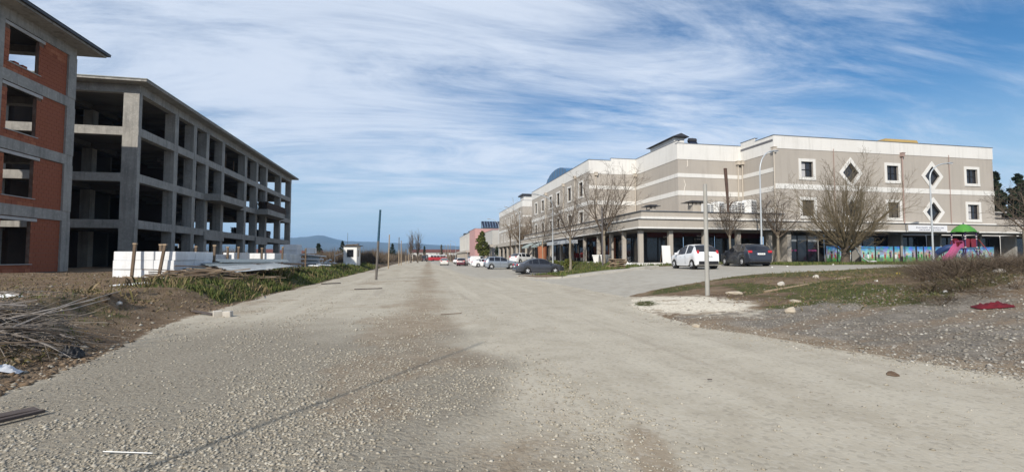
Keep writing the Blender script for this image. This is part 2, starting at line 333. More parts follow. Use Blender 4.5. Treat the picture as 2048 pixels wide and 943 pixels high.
def ground_material():
    m=bpy.data.materials.new('ground_soil_and_gravel'); m.use_nodes=True; nt=m.node_tree; b=nt.nodes['Principled BSDF']; N=nt.nodes.new; Lk=nt.links.new
    b.inputs['Roughness'].default_value=0.95; b.inputs['Specular IOR Level'].default_value=0.15
    tc=N('ShaderNodeTexCoord'); vec=tc.outputs['Object']
    aa=N('ShaderNodeAttribute'); aa.attribute_name='zone_a'; ab=N('ShaderNodeAttribute'); ab.attribute_name='zone_b'
    sa=N('ShaderNodeSeparateColor'); Lk(aa.outputs['Color'],sa.inputs[0]); sb=N('ShaderNodeSeparateColor'); Lk(ab.outputs['Color'],sb.inputs[0])
    def noise(s,d=6,r=0.6,sc=None):
        n=N('ShaderNodeTexNoise'); n.inputs['Scale'].default_value=s; n.inputs['Detail'].default_value=d; n.inputs['Roughness'].default_value=r
        if sc: mp=N('ShaderNodeMapping'); mp.inputs['Scale'].default_value=sc; Lk(vec,mp.inputs[0]); Lk(mp.outputs[0],n.inputs['Vector'])
        else: Lk(vec,n.inputs['Vector'])
        return n.outputs[0]
    def rng(o,a,bb,lo=0.0,hi=1.0):
        r_=N('ShaderNodeMapRange'); r_.interpolation_type='SMOOTHSTEP'; Lk(o,r_.inputs[0]); r_.inputs[1].default_value=a; r_.inputs[2].default_value=bb; r_.inputs[3].default_value=lo; r_.inputs[4].default_value=hi; return r_.outputs[0]
    def mix(a,c,f):
        x=N('ShaderNodeMix'); x.data_type='RGBA'
        for i,q in ((6,a),(7,c)):
            if isinstance(q,tuple): x.inputs[i].default_value=(*q,1)
            else: Lk(q,x.inputs[i])
        if isinstance(f,float): x.inputs[0].default_value=f
        else: Lk(f,x.inputs[0])
        return x.outputs[2]
    def math_(op,a,c):
        x=N('ShaderNodeMath'); x.operation=op
        for i,q in enumerate((a,c)):
            if isinstance(q,float): x.inputs[i].default_value=q
            else: Lk(q,x.inputs[i])
        return x.outputs[0]
    n_big=noise(0.35); n_mid=noise(2.2); n_fine=noise(14.0,5); n_peb=noise(70.0,3)
    edge=math_('MULTIPLY',math_('SUBTRACT',noise(3.5,6,0.7),0.5),1.3)
    def msk(o,a=0.3,c=0.7): return rng(math_('ADD',o,edge),a,c)
    vo=N('ShaderNodeTexVoronoi'); vo.inputs['Scale'].default_value=26.0; Lk(vec,vo.inputs['Vector'])
    vo2=N('ShaderNodeTexVoronoi'); vo2.inputs['Scale'].default_value=9.0; Lk(vec,vo2.inputs['Vector'])
    def grey(v):
        s=N('ShaderNodeSeparateColor'); Lk(v.outputs['Color'],s.inputs[0]); return s.outputs[0]
    pebr=grey(vo)
    earth=mix(mix((0.145,0.10,0.062),(0.215,0.158,0.104),rng(n_mid,0.4,0.65)),(0.095,0.065,0.042),rng(n_big,0.48,0.68,0,0.7))
    earth=mix(earth,(0.36,0.32,0.26),rng(n_fine,0.6,0.75,0,0.5))
    # compacted gravel road
    road=mix((0.44,0.398,0.318),(0.375,0.335,0.262),rng(noise(1.4,6,0.65),0.38,0.66))
    road=mix(road,(0.485,0.443,0.355),rng(noise(1.0,5,0.6,(1.1,0.07,1)),0.46,0.66,0,0.8))
    road=mix(road,(0.29,0.25,0.20),rng(noise(0.9,5,0.6,(1.5,0.09,1)),0.55,0.72,0,0.55))
    road=mix(road,(0.32,0.29,0.24),rng(n_fine,0.54,0.74,0,0.4))
    road=mix(road,(0.48,0.45,0.385),rng(pebr,0.72,0.95,0,0.28))
    road=mix(road,(0.20,0.18,0.15),rng(pebr,0.22,0.05,0,0.30))
    road=mix(road,mix((0.25,0.225,0.18),(0.19,0.165,0.128),rng(n_fine,0.4,0.65)),rng(aa.outputs['Alpha'],0.15,0.8,0,0.85))
    asph=mix((0.385,0.36,0.308),(0.33,0.305,0.258),rng(n_mid,0.4,0.65)); asph=mix(asph,(0.42,0.40,0.35),rng(noise(0.8,5,0.6,(1.0,0.1,1)),0.5,0.7,0,0.6))
    pale=mix((0.70,0.645,0.53),(0.50,0.44,0.345),rng(n_fine,0.42,0.66)); pale=mix(pale,(0.30,0.235,0.16),rng(n_mid,0.53,0.65,0,0.8))
    dark=mix((0.165,0.145,0.118),(0.24,0.213,0.178),rng(n_mid,0.42,0.66)); dark=mix(dark,(0.32,0.295,0.255),rng(pebr,0.74,0.97,0,0.4)); dark=mix(dark,(0.215,0.16,0.108),rng(noise(1.1,6,0.65,(0.35,1.4,1)),0.46,0.64,0,0.75)); dark=mix(dark,(0.10,0.09,0.08),rng(pebr,0.25,0.05,0,0.6))
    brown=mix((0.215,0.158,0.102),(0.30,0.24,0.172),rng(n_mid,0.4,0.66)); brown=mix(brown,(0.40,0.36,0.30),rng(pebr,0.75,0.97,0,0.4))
    grass=mix((0.060,0.066,0.022),(0.115,0.095,0.045),rng(n_mid,0.42,0.64))
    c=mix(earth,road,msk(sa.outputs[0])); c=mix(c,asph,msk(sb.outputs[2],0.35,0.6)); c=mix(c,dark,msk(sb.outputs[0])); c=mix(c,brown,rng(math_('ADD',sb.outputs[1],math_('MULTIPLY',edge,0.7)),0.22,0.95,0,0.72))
    c=mix(c,pale,msk(sa.outputs[2])); c=mix(c,grass,msk(sa.outputs[1],0.25,0.65)); Lk(c,b.inputs['Base Color'])
    h=math_('ADD',math_('MULTIPLY',n_fine,0.7),math_('MULTIPLY',n_peb,0.45)); h=math_('ADD',h,math_('MULTIPLY',vo.outputs['Distance'],-0.5))
    bn=N('ShaderNodeBump'); bn.inputs['Distance'].default_value=0.03; Lk(rng(math_('SUBTRACT',math_('ADD',sa.outputs[0],sb.outputs[2]),aa.outputs['Alpha']),0.0,1.0,0.75,0.2),bn.inputs['Strength']); Lk(h,bn.inputs['Height']); Lk(bn.outputs[0],b.inputs['Normal'])
    return m
GROUND=ground_material()
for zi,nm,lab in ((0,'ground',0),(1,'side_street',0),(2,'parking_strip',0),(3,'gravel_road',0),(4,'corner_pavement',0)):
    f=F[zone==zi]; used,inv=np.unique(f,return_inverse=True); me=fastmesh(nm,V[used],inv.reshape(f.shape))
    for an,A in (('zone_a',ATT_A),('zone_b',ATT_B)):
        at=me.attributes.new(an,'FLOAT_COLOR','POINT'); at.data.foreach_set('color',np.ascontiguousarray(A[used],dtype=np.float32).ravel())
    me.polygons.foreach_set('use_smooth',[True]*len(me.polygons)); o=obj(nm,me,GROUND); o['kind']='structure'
# ---------------------------------------------------------------- loose stones
def stones(name,P,S,m,label,seed,sink=0.25,flat=0.55,zoff=None):
    r=np.random.RandomState(seed); n=len(P)
    base=np.array([(1,0,0),(0,1,0),(-1,0,0),(0,-1,0),(0,0,1),(0,0,-1)],float)
    fc=np.array([(0,1,4),(1,2,4),(2,3,4),(3,0,4),(1,0,5),(2,1,5),(3,2,5),(0,3,5)])
    v=base[None]*(0.7+0.6*r.rand(n,6,1))+0.28*(r.rand(n,6,3)-0.5)
    v[:,:,0]*=0.8+0.6*r.rand(n,1); v[:,:,2]*=flat*(0.6+0.8*r.rand(n,1))
    tx=(r.rand(n)-0.5)*0.9; c,s=np.cos(tx)[:,None],np.sin(tx)[:,None]; y=v[:,:,1]*c-v[:,:,2]*s; z=v[:,:,1]*s+v[:,:,2]*c; v[:,:,1]=y; v[:,:,2]=z
    a=r.rand(n)*6.283; c,s=np.cos(a)[:,None],np.sin(a)[:,None]; x=v[:,:,0]*c-v[:,:,1]*s; y=v[:,:,0]*s+v[:,:,1]*c; v[:,:,0]=x; v[:,:,1]=y
    v*=S[:,None,None]; v[:,:,0]+=P[:,None,0]; v[:,:,1]+=P[:,None,1]; v[:,:,2]+=(zg(P[:,0],P[:,1])+S*sink*flat)[:,None]
    f=(fc[None]+6*np.arange(n)[:,None,None]).reshape(-1,3)
    o=obj(name,fastmesh(name,v.reshape(-1,3),f),m); o['kind']='stuff'; o['label']=label; o['category']='gravel'; return o
stone_m=island_mat('limestone_chips',[(0.345,0.315,0.255),(0.265,0.238,0.19),(0.40,0.37,0.305),(0.31,0.272,0.21),(0.235,0.215,0.178),(0.37,0.335,0.272),(0.47,0.44,0.37)],0.9)
stone_g=island_mat('grey_chips',[(0.235,0.215,0.185),(0.165,0.15,0.13),(0.28,0.26,0.225),(0.20,0.18,0.152),(0.25,0.226,0.19),(0.46,0.44,0.39)],0.9)
_r=np.random.RandomState(3)
def field(n,x0,x1,y0,y1,dens,ypow=2.0):
    t=_r.rand(n); y=y0*(y1/y0)**t if ypow==1 else (y0**-1+(y1**-1-y0**-1)*t)**-1
    x=x0+(x1-x0)*_r.rand(n); k=_r.rand(n)<dens(x,y); return np.stack([x,y],-1)[k]
def d_road(x,y):
    l=ledge(y); k=sstep(l-0.2,l+0.3,x)
    heavy=(1-sstep(0.3,2.2,x+0.8*(fbm(x,y,0.8,3,61)-0.5)*2))
    band=0.55*np.exp(-((x-1.55)/0.42)**2)*(1-sstep(5,8,y))
    ed=0.35*np.exp(-((x-redge(y))/0.6)**2)
    patch=0.10+1.0*sstep(0.36,0.64,fbm(x,y,0.55,4,67))*(0.35+0.9*sstep(0.35,0.6,fbm(x,y,2.2,3,69)))
    tr=1-0.8*sstep(5,9,y)*np.maximum(np.exp(-((x+3.7)/0.38)**2),np.maximum(np.exp(-((x+1.9)/0.38)**2),np.exp(-((x-0.9)/0.5)**2)))
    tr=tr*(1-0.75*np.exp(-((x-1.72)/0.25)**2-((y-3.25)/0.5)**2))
    return tr*k*np.clip(heavy*patch*0.9+band*0.8+ed*0.7+0.012,0,1)*(x<redge(y)+0.4)
P=field(230000,-6.3,7.5,2.4,34,d_road); S=(0.0042+0.0165*_r.rand(len(P))**3.4)*(0.85+0.05*P[:,1].clip(0,12))
stones('road_gravel',P,S,stone_m,'loose pale limestone chips spread over the near gravel road',5)
P=field(26000,5.3,16,3.2,14,lambda x,y:np.clip((x>redge(y)-0.2)*((y<10.2)*(0.25+0.6*fbm(x,y,0.7,3,99))+0.12*np.exp(-((x-7.4)/1.8)**2-((y-12.4)/2.6)**2)+0.06),0,1)); S=0.011+0.03*_r.rand(len(P))**3
stones('apron_gravel',P,S,stone_g,'grey stones scattered over the dark apron right of the road',6)
P=field(9000,-16,-4.2,5,30,lambda x,y:(x<ledge(y)+0.1)*(0.25+0.6*np.exp(-((x-ledge(y))/0.5)**2))); S=0.010+0.038*_r.rand(len(P))**3.4
stones('bank_rubble',P,S,stone_m,'small pale stones and rubble strewn over the brown left bank',8)
clod_m=island_mat('earth_clods',[(0.13,0.09,0.056),(0.19,0.135,0.088),(0.085,0.06,0.04),(0.23,0.175,0.12),(0.15,0.105,0.065)],0.95)
P=field(30000,-17,-4.2,5,30,lambda x,y:(x<ledge(y)+0.05)*(0.15+0.85*sstep(0.4,0.62,fbm(x,y,0.9,4,87)))); S=0.012+0.05*_r.rand(len(P))**3
stones('earth_clods',P,S,clod_m,'lumps of brown earth all over the left bank and yard',9,0.1,0.6)['category']='soil'
P=field(16000,8,30,6.5,17,lambda x,y:(x>redge(y)+1.5)*(y<s0(x)-0.2)*(y>9.3-0.05*x)*(0.1+0.8*sstep(0.42,0.62,fbm(x,y,0.9,4,88)))); S=0.010+0.04*_r.rand(len(P))**3
stones('mound_clods',P,S,clod_m,'lumps of brown earth and debris on the mound at right',10,0.1,0.6)['category']='soil'
# ---------------------------------------------------------------- grass
def grass(name,P,H,W,m,label,seed,lean=0.5):
    r=np.random.RandomState(seed); n=len(P); z=zg(P[:,0],P[:,1])-0.01; a=r.rand(n)*6.283; dx,dy=np.cos(a),np.sin(a); b=r.rand(n)*6.283; L=H*lean*r.rand(n)
    v=np.zeros((n,4,3)); v[:,0,0]=P[:,0]-dx*W; v[:,0,1]=P[:,1]-dy*W; v[:,0,2]=z; v[:,1,0]=P[:,0]+dx*W; v[:,1,1]=P[:,1]+dy*W; v[:,1,2]=z
    v[:,2,0]=P[:,0]+dx*W*0.6+np.cos(b)*L*0.4; v[:,2,1]=P[:,1]+dy*W*0.6+np.sin(b)*L*0.4; v[:,2,2]=z+H*0.6
    v[:,3,0]=P[:,0]+np.cos(b)*L; v[:,3,1]=P[:,1]+np.sin(b)*L; v[:,3,2]=z+H*(1-0.25*L/np.maximum(H,1e-3))
    f=(np.array([(0,1,2),(0,2,3)])[None]+4*np.arange(n)[:,None,None]).reshape(-1,3)
    o=obj(name,fastmesh(name,v.reshape(-1,3),f),m); o['kind']='stuff'; o['label']=label; o['category']='grass'; return o
grass_m=island_mat('grass_blades',[(0.058,0.088,0.02),(0.04,0.066,0.016),(0.09,0.112,0.028),(0.155,0.14,0.055),(0.068,0.096,0.022),(0.11,0.12,0.035)],0.8)
dry_m=island_mat('dry_grass',[(0.17,0.125,0.07),(0.13,0.095,0.055),(0.11,0.10,0.035),(0.22,0.17,0.10),(0.09,0.09,0.028)],0.9)
def gmask(x,y): return masks(x,y)[1]
P=field(90000,-11.5,-4.6,13,75,lambda x,y:(x<ledge(y)+0.05)*sstep(0.25,0.8,gmask(x,y))*(0.2+0.8*sstep(0.38,0.58,fbm(x,y,1.6,3,73)))); H=(0.06+0.24*_r.rand(len(P))**1.4)*(0.25+2.0*fbm(P[:,0],P[:,1],0.55,3,71)**2)*(0.6+0.012*P[:,1])
grass('bank_grass',P,H,0.008+0.0009*P[:,1],grass_m,'lush green grass covering the left road bank',11)
P=field(7000,-9.5,-4.2,4.6,13,lambda x,y:(x<ledge(y)-0.1)*sstep(0.2,0.55,gmask(x,y))); H=0.05+0.12*_r.rand(len(P))
P2=field(16000,-11,-4.8,13,60,lambda x,y:(x<ledge(y)-0.1)*sstep(0.15,0.6,gmask(x,y))*sstep(0.5,0.62,fbm(x,y,1.1,3,75))); H2=0.1+0.36*_r.rand(len(P2))**1.6
grass('bank_straw',P2,H2,0.004+0.0006*P2[:,1],dry_m,'dry straw stalks standing among the green bank grass',17,0.7)
grass('bank_tufts',P,H,0.006+0*H,grass_m,'sparse grass tufts below the cut earth bank',12)
P=field(60000,8.5,62,25,60,lambda x,y:sstep(0.3,0.7,gmask(x,y))*(x-0.0<16.7+100*(y<33.4))); H=0.07+0.17*_r.rand(len(P))
grass('verge_grass',P,H,0.010+0.0008*P[:,1],grass_m,'green grass verge in front of the beige shops',13)
P=field(22000,5.6,30,7.5,20,lambda x,y:sstep(0.35,0.75,gmask(x,y))); H=0.03+0.10*_r.rand(len(P))
grass('weeds',P,H,0.006+0*H,grass_m,'patches of green weeds on the bare ground by the side street',14)
P=field(42000,8.5,34,7.5,20.5,lambda x,y:(y<s0(x)-0.1)*(x>redge(y)+2.6)*(0.10+0.9*sstep(11,14,x)*fbm(x,y,0.8,3,77))*(y>9.5-0.1*x)); H=0.03+0.13*_r.rand(len(P))**2
grass('dry_stubble',P,H,0.004+0*H,dry_m,'dry straw coloured stubble on the mound at right',15,1.2)
P=field(26000,-16,-4.9,6.5,26,lambda x,y:(x<ledge(y)-0.3)*(0.12+0.8*sstep(0.47,0.6,fbm(x,y,0.8,3,83)))); H=0.03+0.12*_r.rand(len(P))**2
grass('dry_yard_grass',P,H,0.004+0*H,dry_m,'thin dry grass on the brown building yard',16,1.2)
# ---------------------------------------------------------------- hills and haze
def hills():
    az=np.radians(np.linspace(-75,85,260)); rr=np.array([4200,4700,5200,5700,6200,6700,7400]); sh=np.array([0.0,0.34,0.62,0.86,1.0,0.8,0.0])
    # ridge height seen as elevation above the horizon, by bearing (degrees east of the road axis)
    ax=np.degrees(az); base=np.interp(ax,[-75,-40,-22,-17,-14,-12,-11,-8.5,-5,-2,0,3,6,15,40,85],[25,30,30,33,38,40,44,33,31,29,29,26,24,20,18,16])
    ridge=base/930*6200*(1+0.14*(fbm(ax*1.0,0*ax,0.5,4,91)-0.5))+CAMZ
    A,RR=np.meshgrid(az,rr); X=RR*np.sin(A); Y=RR*np.cos(A); Z=ridge[None]*sh[:,None]*(1+0.5*(fbm(X/300,Y/300,1.0,4,93)-0.5)*(sh[:,None]<0.95))-3
    V=np.stack([X,Y,Z],-1).reshape(-1,3); n,mx=A.shape; i=np.arange(n*mx).reshape(n,mx); F=np.stack([i[:-1,:-1],i[:-1,1:],i[1:,1:],i[1:,:-1]],-1).reshape(-1,4)
    me=fastmesh('hills',V,F); me.polygons.foreach_set('use_smooth',[True]*len(me.polygons))
    o=obj('hills',me,mat('hill_forest',(0.055,0.062,0.045),0.95,(0.10,0.095,0.07),0.002,0.7)); o['kind']='structure'
hills()
hz=MB().box(-8600,8600,-2600,8600,-6.0,330.0)
hm=bpy.data.materials.new('haze_air'); hm.use_nodes=True; hm.node_tree.nodes.clear(); _o=hm.node_tree.nodes.new('ShaderNodeOutputMaterial'); _p=hm.node_tree.nodes.new('ShaderNodeVolumePrincipled')
_p.inputs['Color'].default_value=(0.34,0.62,1.0,1); _p.inputs['Density'].default_value=1.3e-4; _p.inputs['Anisotropy'].default_value=0.0
hm.node_tree.links.new(_p.outputs[0],_o.inputs['Volume'])
ho=obj('haze',hz.mesh('haze'),hm); ho['kind']='stuff'; ho['label']='thin bluish spring haze filling the valley air'; ho['category']='haze'
# ================================================================ buildings: common pieces
class Wall:
    """vertical wall plane: origin (x,y), unit direction along the wall and outward normal"""
    def __init__(s,x,y,dx,dy,nx,ny): s.o=(x,y); s.d=(dx,dy); s.n=(nx,ny)
    def p(s,u,z,d=0.0): return (s.o[0]+s.d[0]*u+s.n[0]*d,s.o[1]+s.d[1]*u+s.n[1]*d,z)
    def box(s,mb,u0,u1,z0,z1,d0,d1):
        vs=[s.p(u,z,d) for d in (d0,d1) for u,z in ((u0,z0),(u1,z0),(u1,z1),(u0,z1))]
        return mb.add(vs,[(3,2,1,0),(4,5,6,7),(0,1,5,4),(1,2,6,5),(2,3,7,6),(3,0,4,7)])
    def panel(s,mb,u0,u1,z0,z1,holes,rev=0.22):
        """holes: ('r',ua,ub,za,zb) or ('d',uc,zc,hw,hh); holes that share a strip share ua,ub"""
        strips={}
        for h in holes:
            k=(round(h[1],3),round(h[2],3)) if h[0]=='r' else (round(h[1]-h[3],3),round(h[1]+h[3],3))
            strips.setdefault(k,[]).append(h)
        cur=u0
        def q(a,b,c,d,e0=0.0,e1=0.0): mb.quad(s.p(a,c,e0),s.p(b,c,e0),s.p(b,d,e0),s.p(a,d,e0))
        for (a,b) in sorted(strips):
            if a>cur+1e-4: q(cur,a,z0,z1)
            zc=z0
            for h in sorted(strips[(a,b)],key=lambda t:t[3] if t[0]=='r' else t[2]):
                if h[0]=='r':
                    _,ua,ub,za,zb=h
                    if za>zc+1e-4: q(a,b,zc,za)
                    mb.quad(s.p(ua,za),s.p(ub,za),s.p(ub,za,-rev),s.p(ua,za,-rev)); mb.quad(s.p(ua,zb),s.p(ub,zb),s.p(ub,zb,-rev),s.p(ua,zb,-rev))
                    mb.quad(s.p(ua,za),s.p(ua,zb),s.p(ua,zb,-rev),s.p(ua,za,-rev)); mb.quad(s.p(ub,za),s.p(ub,zb),s.p(ub,zb,-rev),s.p(ub,za,-rev)); zc=zb
                else:
                    _,uc,zz,hw,hh=h; za,zb=zz-hh,zz+hh
                    if za>zc+1e-4: q(a,b,zc,za)
                    C=[(uc-hw,zz),(uc,zb),(uc+hw,zz),(uc,za)]; K=[(a,zb),(b,zb),(b,za),(a,za)]
                    for i in range(4):
                        c0,c1=C[i],C[(i+1)%4]; k=K[i]
                        mb.add([s.p(*c0),s.p(*k),s.p(*c1)],[(0,1,2)]); mb.quad(s.p(*c0),s.p(*c1),s.p(*c1,-rev),s.p(*c0,-rev))
                    zc=zb
            if zc<z1-1e-4: q(a,b,zc,z1)
            cur=b
        if cur<u1-1e-4: q(cur,u1,z0,z1)
        return mb
def window(root,W,u0,u1,z0,z1,off,panes=(2,2),sur=0.24,pm=None,sill=True,frame_m=None,depth=0.20):
    """white surround (part) with dark frame and panes (sub-parts)"""
    mb=MB(); t=0.045
    W.box(mb,u0-sur,u1+sur,z1,z1+sur,-0.02,t); W.box(mb,u0-sur,u1+sur,z0-sur,z0,-0.02,t+0.02)
    W.box(mb,u0-sur,u0,z0,z1,-0.02,t); W.box(mb,u1,u1+sur,z0,z1,-0.02,t)
    w=part('window',mb,plaster_w,root,off)
    f=MB(); b=0.055; nu,nz=panes
    W.box(f,u0,u1,z1-b,z1,-depth,-depth+0.07); W.box(f,u0,u1,z0,z0+b,-depth,-depth+0.07)
    for i in range(nu+1):
        uu=u0+(u1-u0)*i/nu; a=max(u0,uu-b/2 if 0<i<nu else (uu if i==0 else uu-b)); W.box(f,a,a+b,z0+b,z1-b,-depth,-depth+0.065)
    for j in range(1,nz):
        zz=z0+(z1-z0)*j/nz; W.box(f,u0+b,u1-b,zz-b/2,zz+b/2,-depth+0.003,-depth+0.06)
    part('frame',f,frame_m or black_trim,w,off)
    for i in range(nu):
        for j in range(nz):
            a=u0+(u1-u0)*i/nu; c=z0+(z1-z0)*j/nz; g=MB()
            W.box(g,a,a+(u1-u0)/nu,c,c+(z1-z0)/nz,-depth-0.012,-depth+0.012)
            part('pane',g,(pm(i,j) if pm else glass),w,off)
    return w
def diamond(root,W,uc,zc,hw,hh,off,sur=0.30):
    mb=MB(); k=1+sur/ (hw*0.72)
    C=[(uc-hw,zc),(uc,zc+hh),(uc+hw,zc),(uc,zc-hh)]; O=[(uc-hw*k,zc),(uc,zc+hh*k),(uc+hw*k,zc),(uc,zc-hh*k)]
    for i in range(4):
        j=(i+1)%4; vs=[W.p(*q,d) for d in (-0.02,0.05) for q in (C[i],C[j],O[j],O[i])]
        mb.add(vs,[(3,2,1,0),(4,5,6,7),(0,1,5,4),(1,2,6,5),(2,3,7,6),(3,0,4,7)])
    w=part('window',mb,plaster_w,root,off)
    g=MB(); vs=[W.p(*q,d) for d in (-0.21,-0.19) for q in C]; g.add(vs,[(3,2,1,0),(4,5,6,7),(0,1,5,4),(1,2,6,5),(2,3,7,6),(3,0,4,7)]); part('pane',g,glass,w,off)
    f=MB(); 
    for i in range(4):
        j=(i+1)%4; f.bar(W.p(*C[i],-0.16),W.p(*C[j],-0.16),0.06,0.06)
    part('frame',f,black_trim,w,off); return w
def pipe(root,x,y,z0,z1,off,m,nx=-0.7,ny=-0.7,r=0.055):
    mb=MB(); mb.tube([(x,y,z0),(x,y,z1)],r,8); o=part('drain_pipe',mb,m,root,off,40)
    h=MB(); h.box(x-0.16,x+0.16,y-0.16,y+0.16,z1,z1+0.32); h.box(x-0.2,x+0.2,y-0.2,y+0.2,z1+0.32,z1+0.38); part('rain_hopper',h,m,o,off)
    return o
# ================================================================ left, near: brick building under construction
def brick_building():
    off=(-19.6,28,0.7); root=thing('brick_building','unfinished building with red brick infill and grey concrete frame, at left edge','building',off)
    X=-19.6; Xw=-31.6; Y0,Y1=25.6,31.0; ztop=[4.1,7.3,10.6,13.55]; zb=[0.72,4.1,7.3,10.6]; bh=0.55
    ycol=[(30.38,31.0),(25.6,26.2)]; xcol=[(-20.2,-19.6),(-25.8,-25.2),(-31.6,-31.0)]
    for f in range(4):
        z0,z1=zb[f]-(0.6 if f==0 else 0),ztop[f]-bh
        for a,b in ycol:
            for c,d in xcol:
                if -26<c<-25 and a>30: continue
                part('column',MB().box(c,d,a,b,z0,z1),concrete,root,off)
        for c,d in ((-20.17,-19.63),(-25.77,-25.23),(-31.57,-31.03)): part('beam',MB().box(c,d,Y0,Y1,z1,ztop[f]),concrete,root,off)
        for a,b in ycol:
            for c,d in ((-25.23,-20.17),(-31.03,-25.77)): part('beam',MB().box(c,d,a+0.03,b-0.03,z1,ztop[f]-0.005),concrete,root,off)
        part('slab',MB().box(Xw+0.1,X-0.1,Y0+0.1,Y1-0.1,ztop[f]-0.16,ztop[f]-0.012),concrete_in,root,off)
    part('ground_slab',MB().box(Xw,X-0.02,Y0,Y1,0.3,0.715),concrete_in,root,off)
    # east infill
    nb=0; bw,bhh,gap=0.315,0.188,0.013; bm=MB().box(0,0.05,-bw/2,bw/2,0,bhh); bme=bm.mesh('brick'); bme.materials.append(brick_m); rest=MB(); rr=random.Random(4)
    E=Wall(-19.72,0,0,1,1,0)
    bays=[(26.2,30.38,26.62,28.42)]
    for bi,(a,b,oa,ob) in enumerate(bays):
        for f in range(4):
            z0,z1=zb[f],ztop[f]-bh; sill=z0+0.40; head=z1-0.20
            w=MB(); E.box(w,a,oa,z0,z1,-0.16,0); E.box(w,ob,b,z0,z1,-0.16,0); E.box(w,oa,ob,z0,sill,-0.16,0); E.box(w,oa,ob,head,z1,-0.16,0)
            wo=part('infill_wall',w,mortar,root,off)
            lt=MB(); E.box(lt,oa-0.35,ob+0.3,head,head+0.15,-0.17,0.075); part('lintel',lt,lintel_m,root,off)
            sl=MB(); E.box(sl,oa-0.1,ob+0.1,sill,sill+0.035,-0.2,0.09); part('window_sill',sl,lintel_m,root,off)
            z=z0+0.008; row=0
            while z+0.06<z1:
                h=min(bhh,z1-z-0.004); u=a+0.006-(bw/2 if row%2 else 0)
                while u<b-0.03:
                    ua,ub=max(u,a+0.004),min(u+bw,b-0.004)
                    segs=[(ua,ub)]
                    if z+h>sill and z<head+0.15: segs=[(ua,min(ub,oa-0.004)),(max(ua,ob+0.004),ub)]
                    if z<head+0.15 and z+h>head: segs=[(ua,min(ub,oa-0.355)),(max(ua,ob+0.305),ub)]
                    for s0_,s1_ in segs:
                        if s1_-s0_<0.04: continue
                        j=rr.uniform(0.0,0.006)
                        if bi==0 and s0_>28.3 and nb<298 and s1_-s0_>0.1:
                            o=bpy.data.objects.new('brick',bme); col.objects.link(o); o.parent=root; nb+=1
                            o.location=(-19.72-0.03+j-off[0],(s0_+s1_)/2-off[1],z-off[2]); o.scale=(1,(s1_-s0_)/bw,h/bhh)
                        else: rest.box(-19.75+j,-19.70+j,s0_,s1_,z,z+h)
                    u+=bw+gap
                z+=bhh+gap; row+=1
    ro=part('brickwork',rest,brick_m,root,off); ro['kind']='stuff'
    # west and south infill, inner cross walls
    for f in range(4):
        z0,z1=zb[f],ztop[f]-bh
        for a,b in ((26.2,30.38),):
            w=MB(); Wl=Wall(-31.4,0,0,1,-1,0); m_=(a+b)/2
            Wl.box(w,a,m_-0.9,z0,z1,0,0.19); Wl.box(w,m_+0.9,b,z0,z1,0,0.19); Wl.box(w,m_-0.9,m_+0.9,z0,z0+0.9,0,0.19); part('infill_wall',w,brick_wall_m,root,off)
        for a,b in ((-31.0,-25.8),(-25.2,-20.2)):
            w=MB(); m_=(a+b)/2; S=Wall(0,25.9,1,0,0,-1); S.box(w,a,m_-0.8,z0,z1,0,0.19); S.box(w,m_+0.8,b,z0,z1,0,0.19); S.box(w,m_-0.8,m_+0.8,z0,z0+0.9,0,0.19); part('infill_wall',w,brick_wall_m,root,off)
        # north side: parapet block wall only, open above
        w=MB().box(-31.0,-25.8,30.6,30.8,z0,z1); part('infill_wall',w,brick_wall_m,root,off)
        if f in (1,2): part('parapet_wall',MB().box(-25.2,-22.6,30.6,30.8,z0,z0+0.5),brick_wall_m,root,off)
    # roof with deep eaves
    e=MB(); x0,x1,y0,y1=Xw-1.0,X+1.05,Y0-1,Y1+1.1; e.box(x0+0.15,x1-0.15,y0+0.15,y1-0.15,13.55,13.66); part('eaves_soffit',e,concrete,root,off)
    fz=MB().box(x0,x1,y0,y1,13.662,13.80); part('fascia_board',fz,dark_metal,root,off)
    r=MB(); cx=(x0+x1)/2; r.add([(x0-.03,y0-.03,13.803),(x1+.03,y0-.03,13.803),(x1+.03,y1+.03,13.803),(x0-.03,y1+.03,13.803),(x0+4,(y0+y1)/2,15.2),(x1-4,(y0+y1)/2,15.2)],[(3,2,1,0),(0,1,5,4),(1,2,5),(2,3,4,5),(3,0,4)]); part('roof',r,mat('roof_dark',(0.05,0.05,0.06),0.7,(0.035,0.035,0.04),1,0.6),root,off)
    for i,(yy,zz) in enumerate(((27.0,11.01),(27.5,11.01))):
        part('loose_brick',MB().box(-19.95,-19.75,yy,yy+0.28,zz+0.03,zz+0.2),brick_m,root,off)
brick_building()
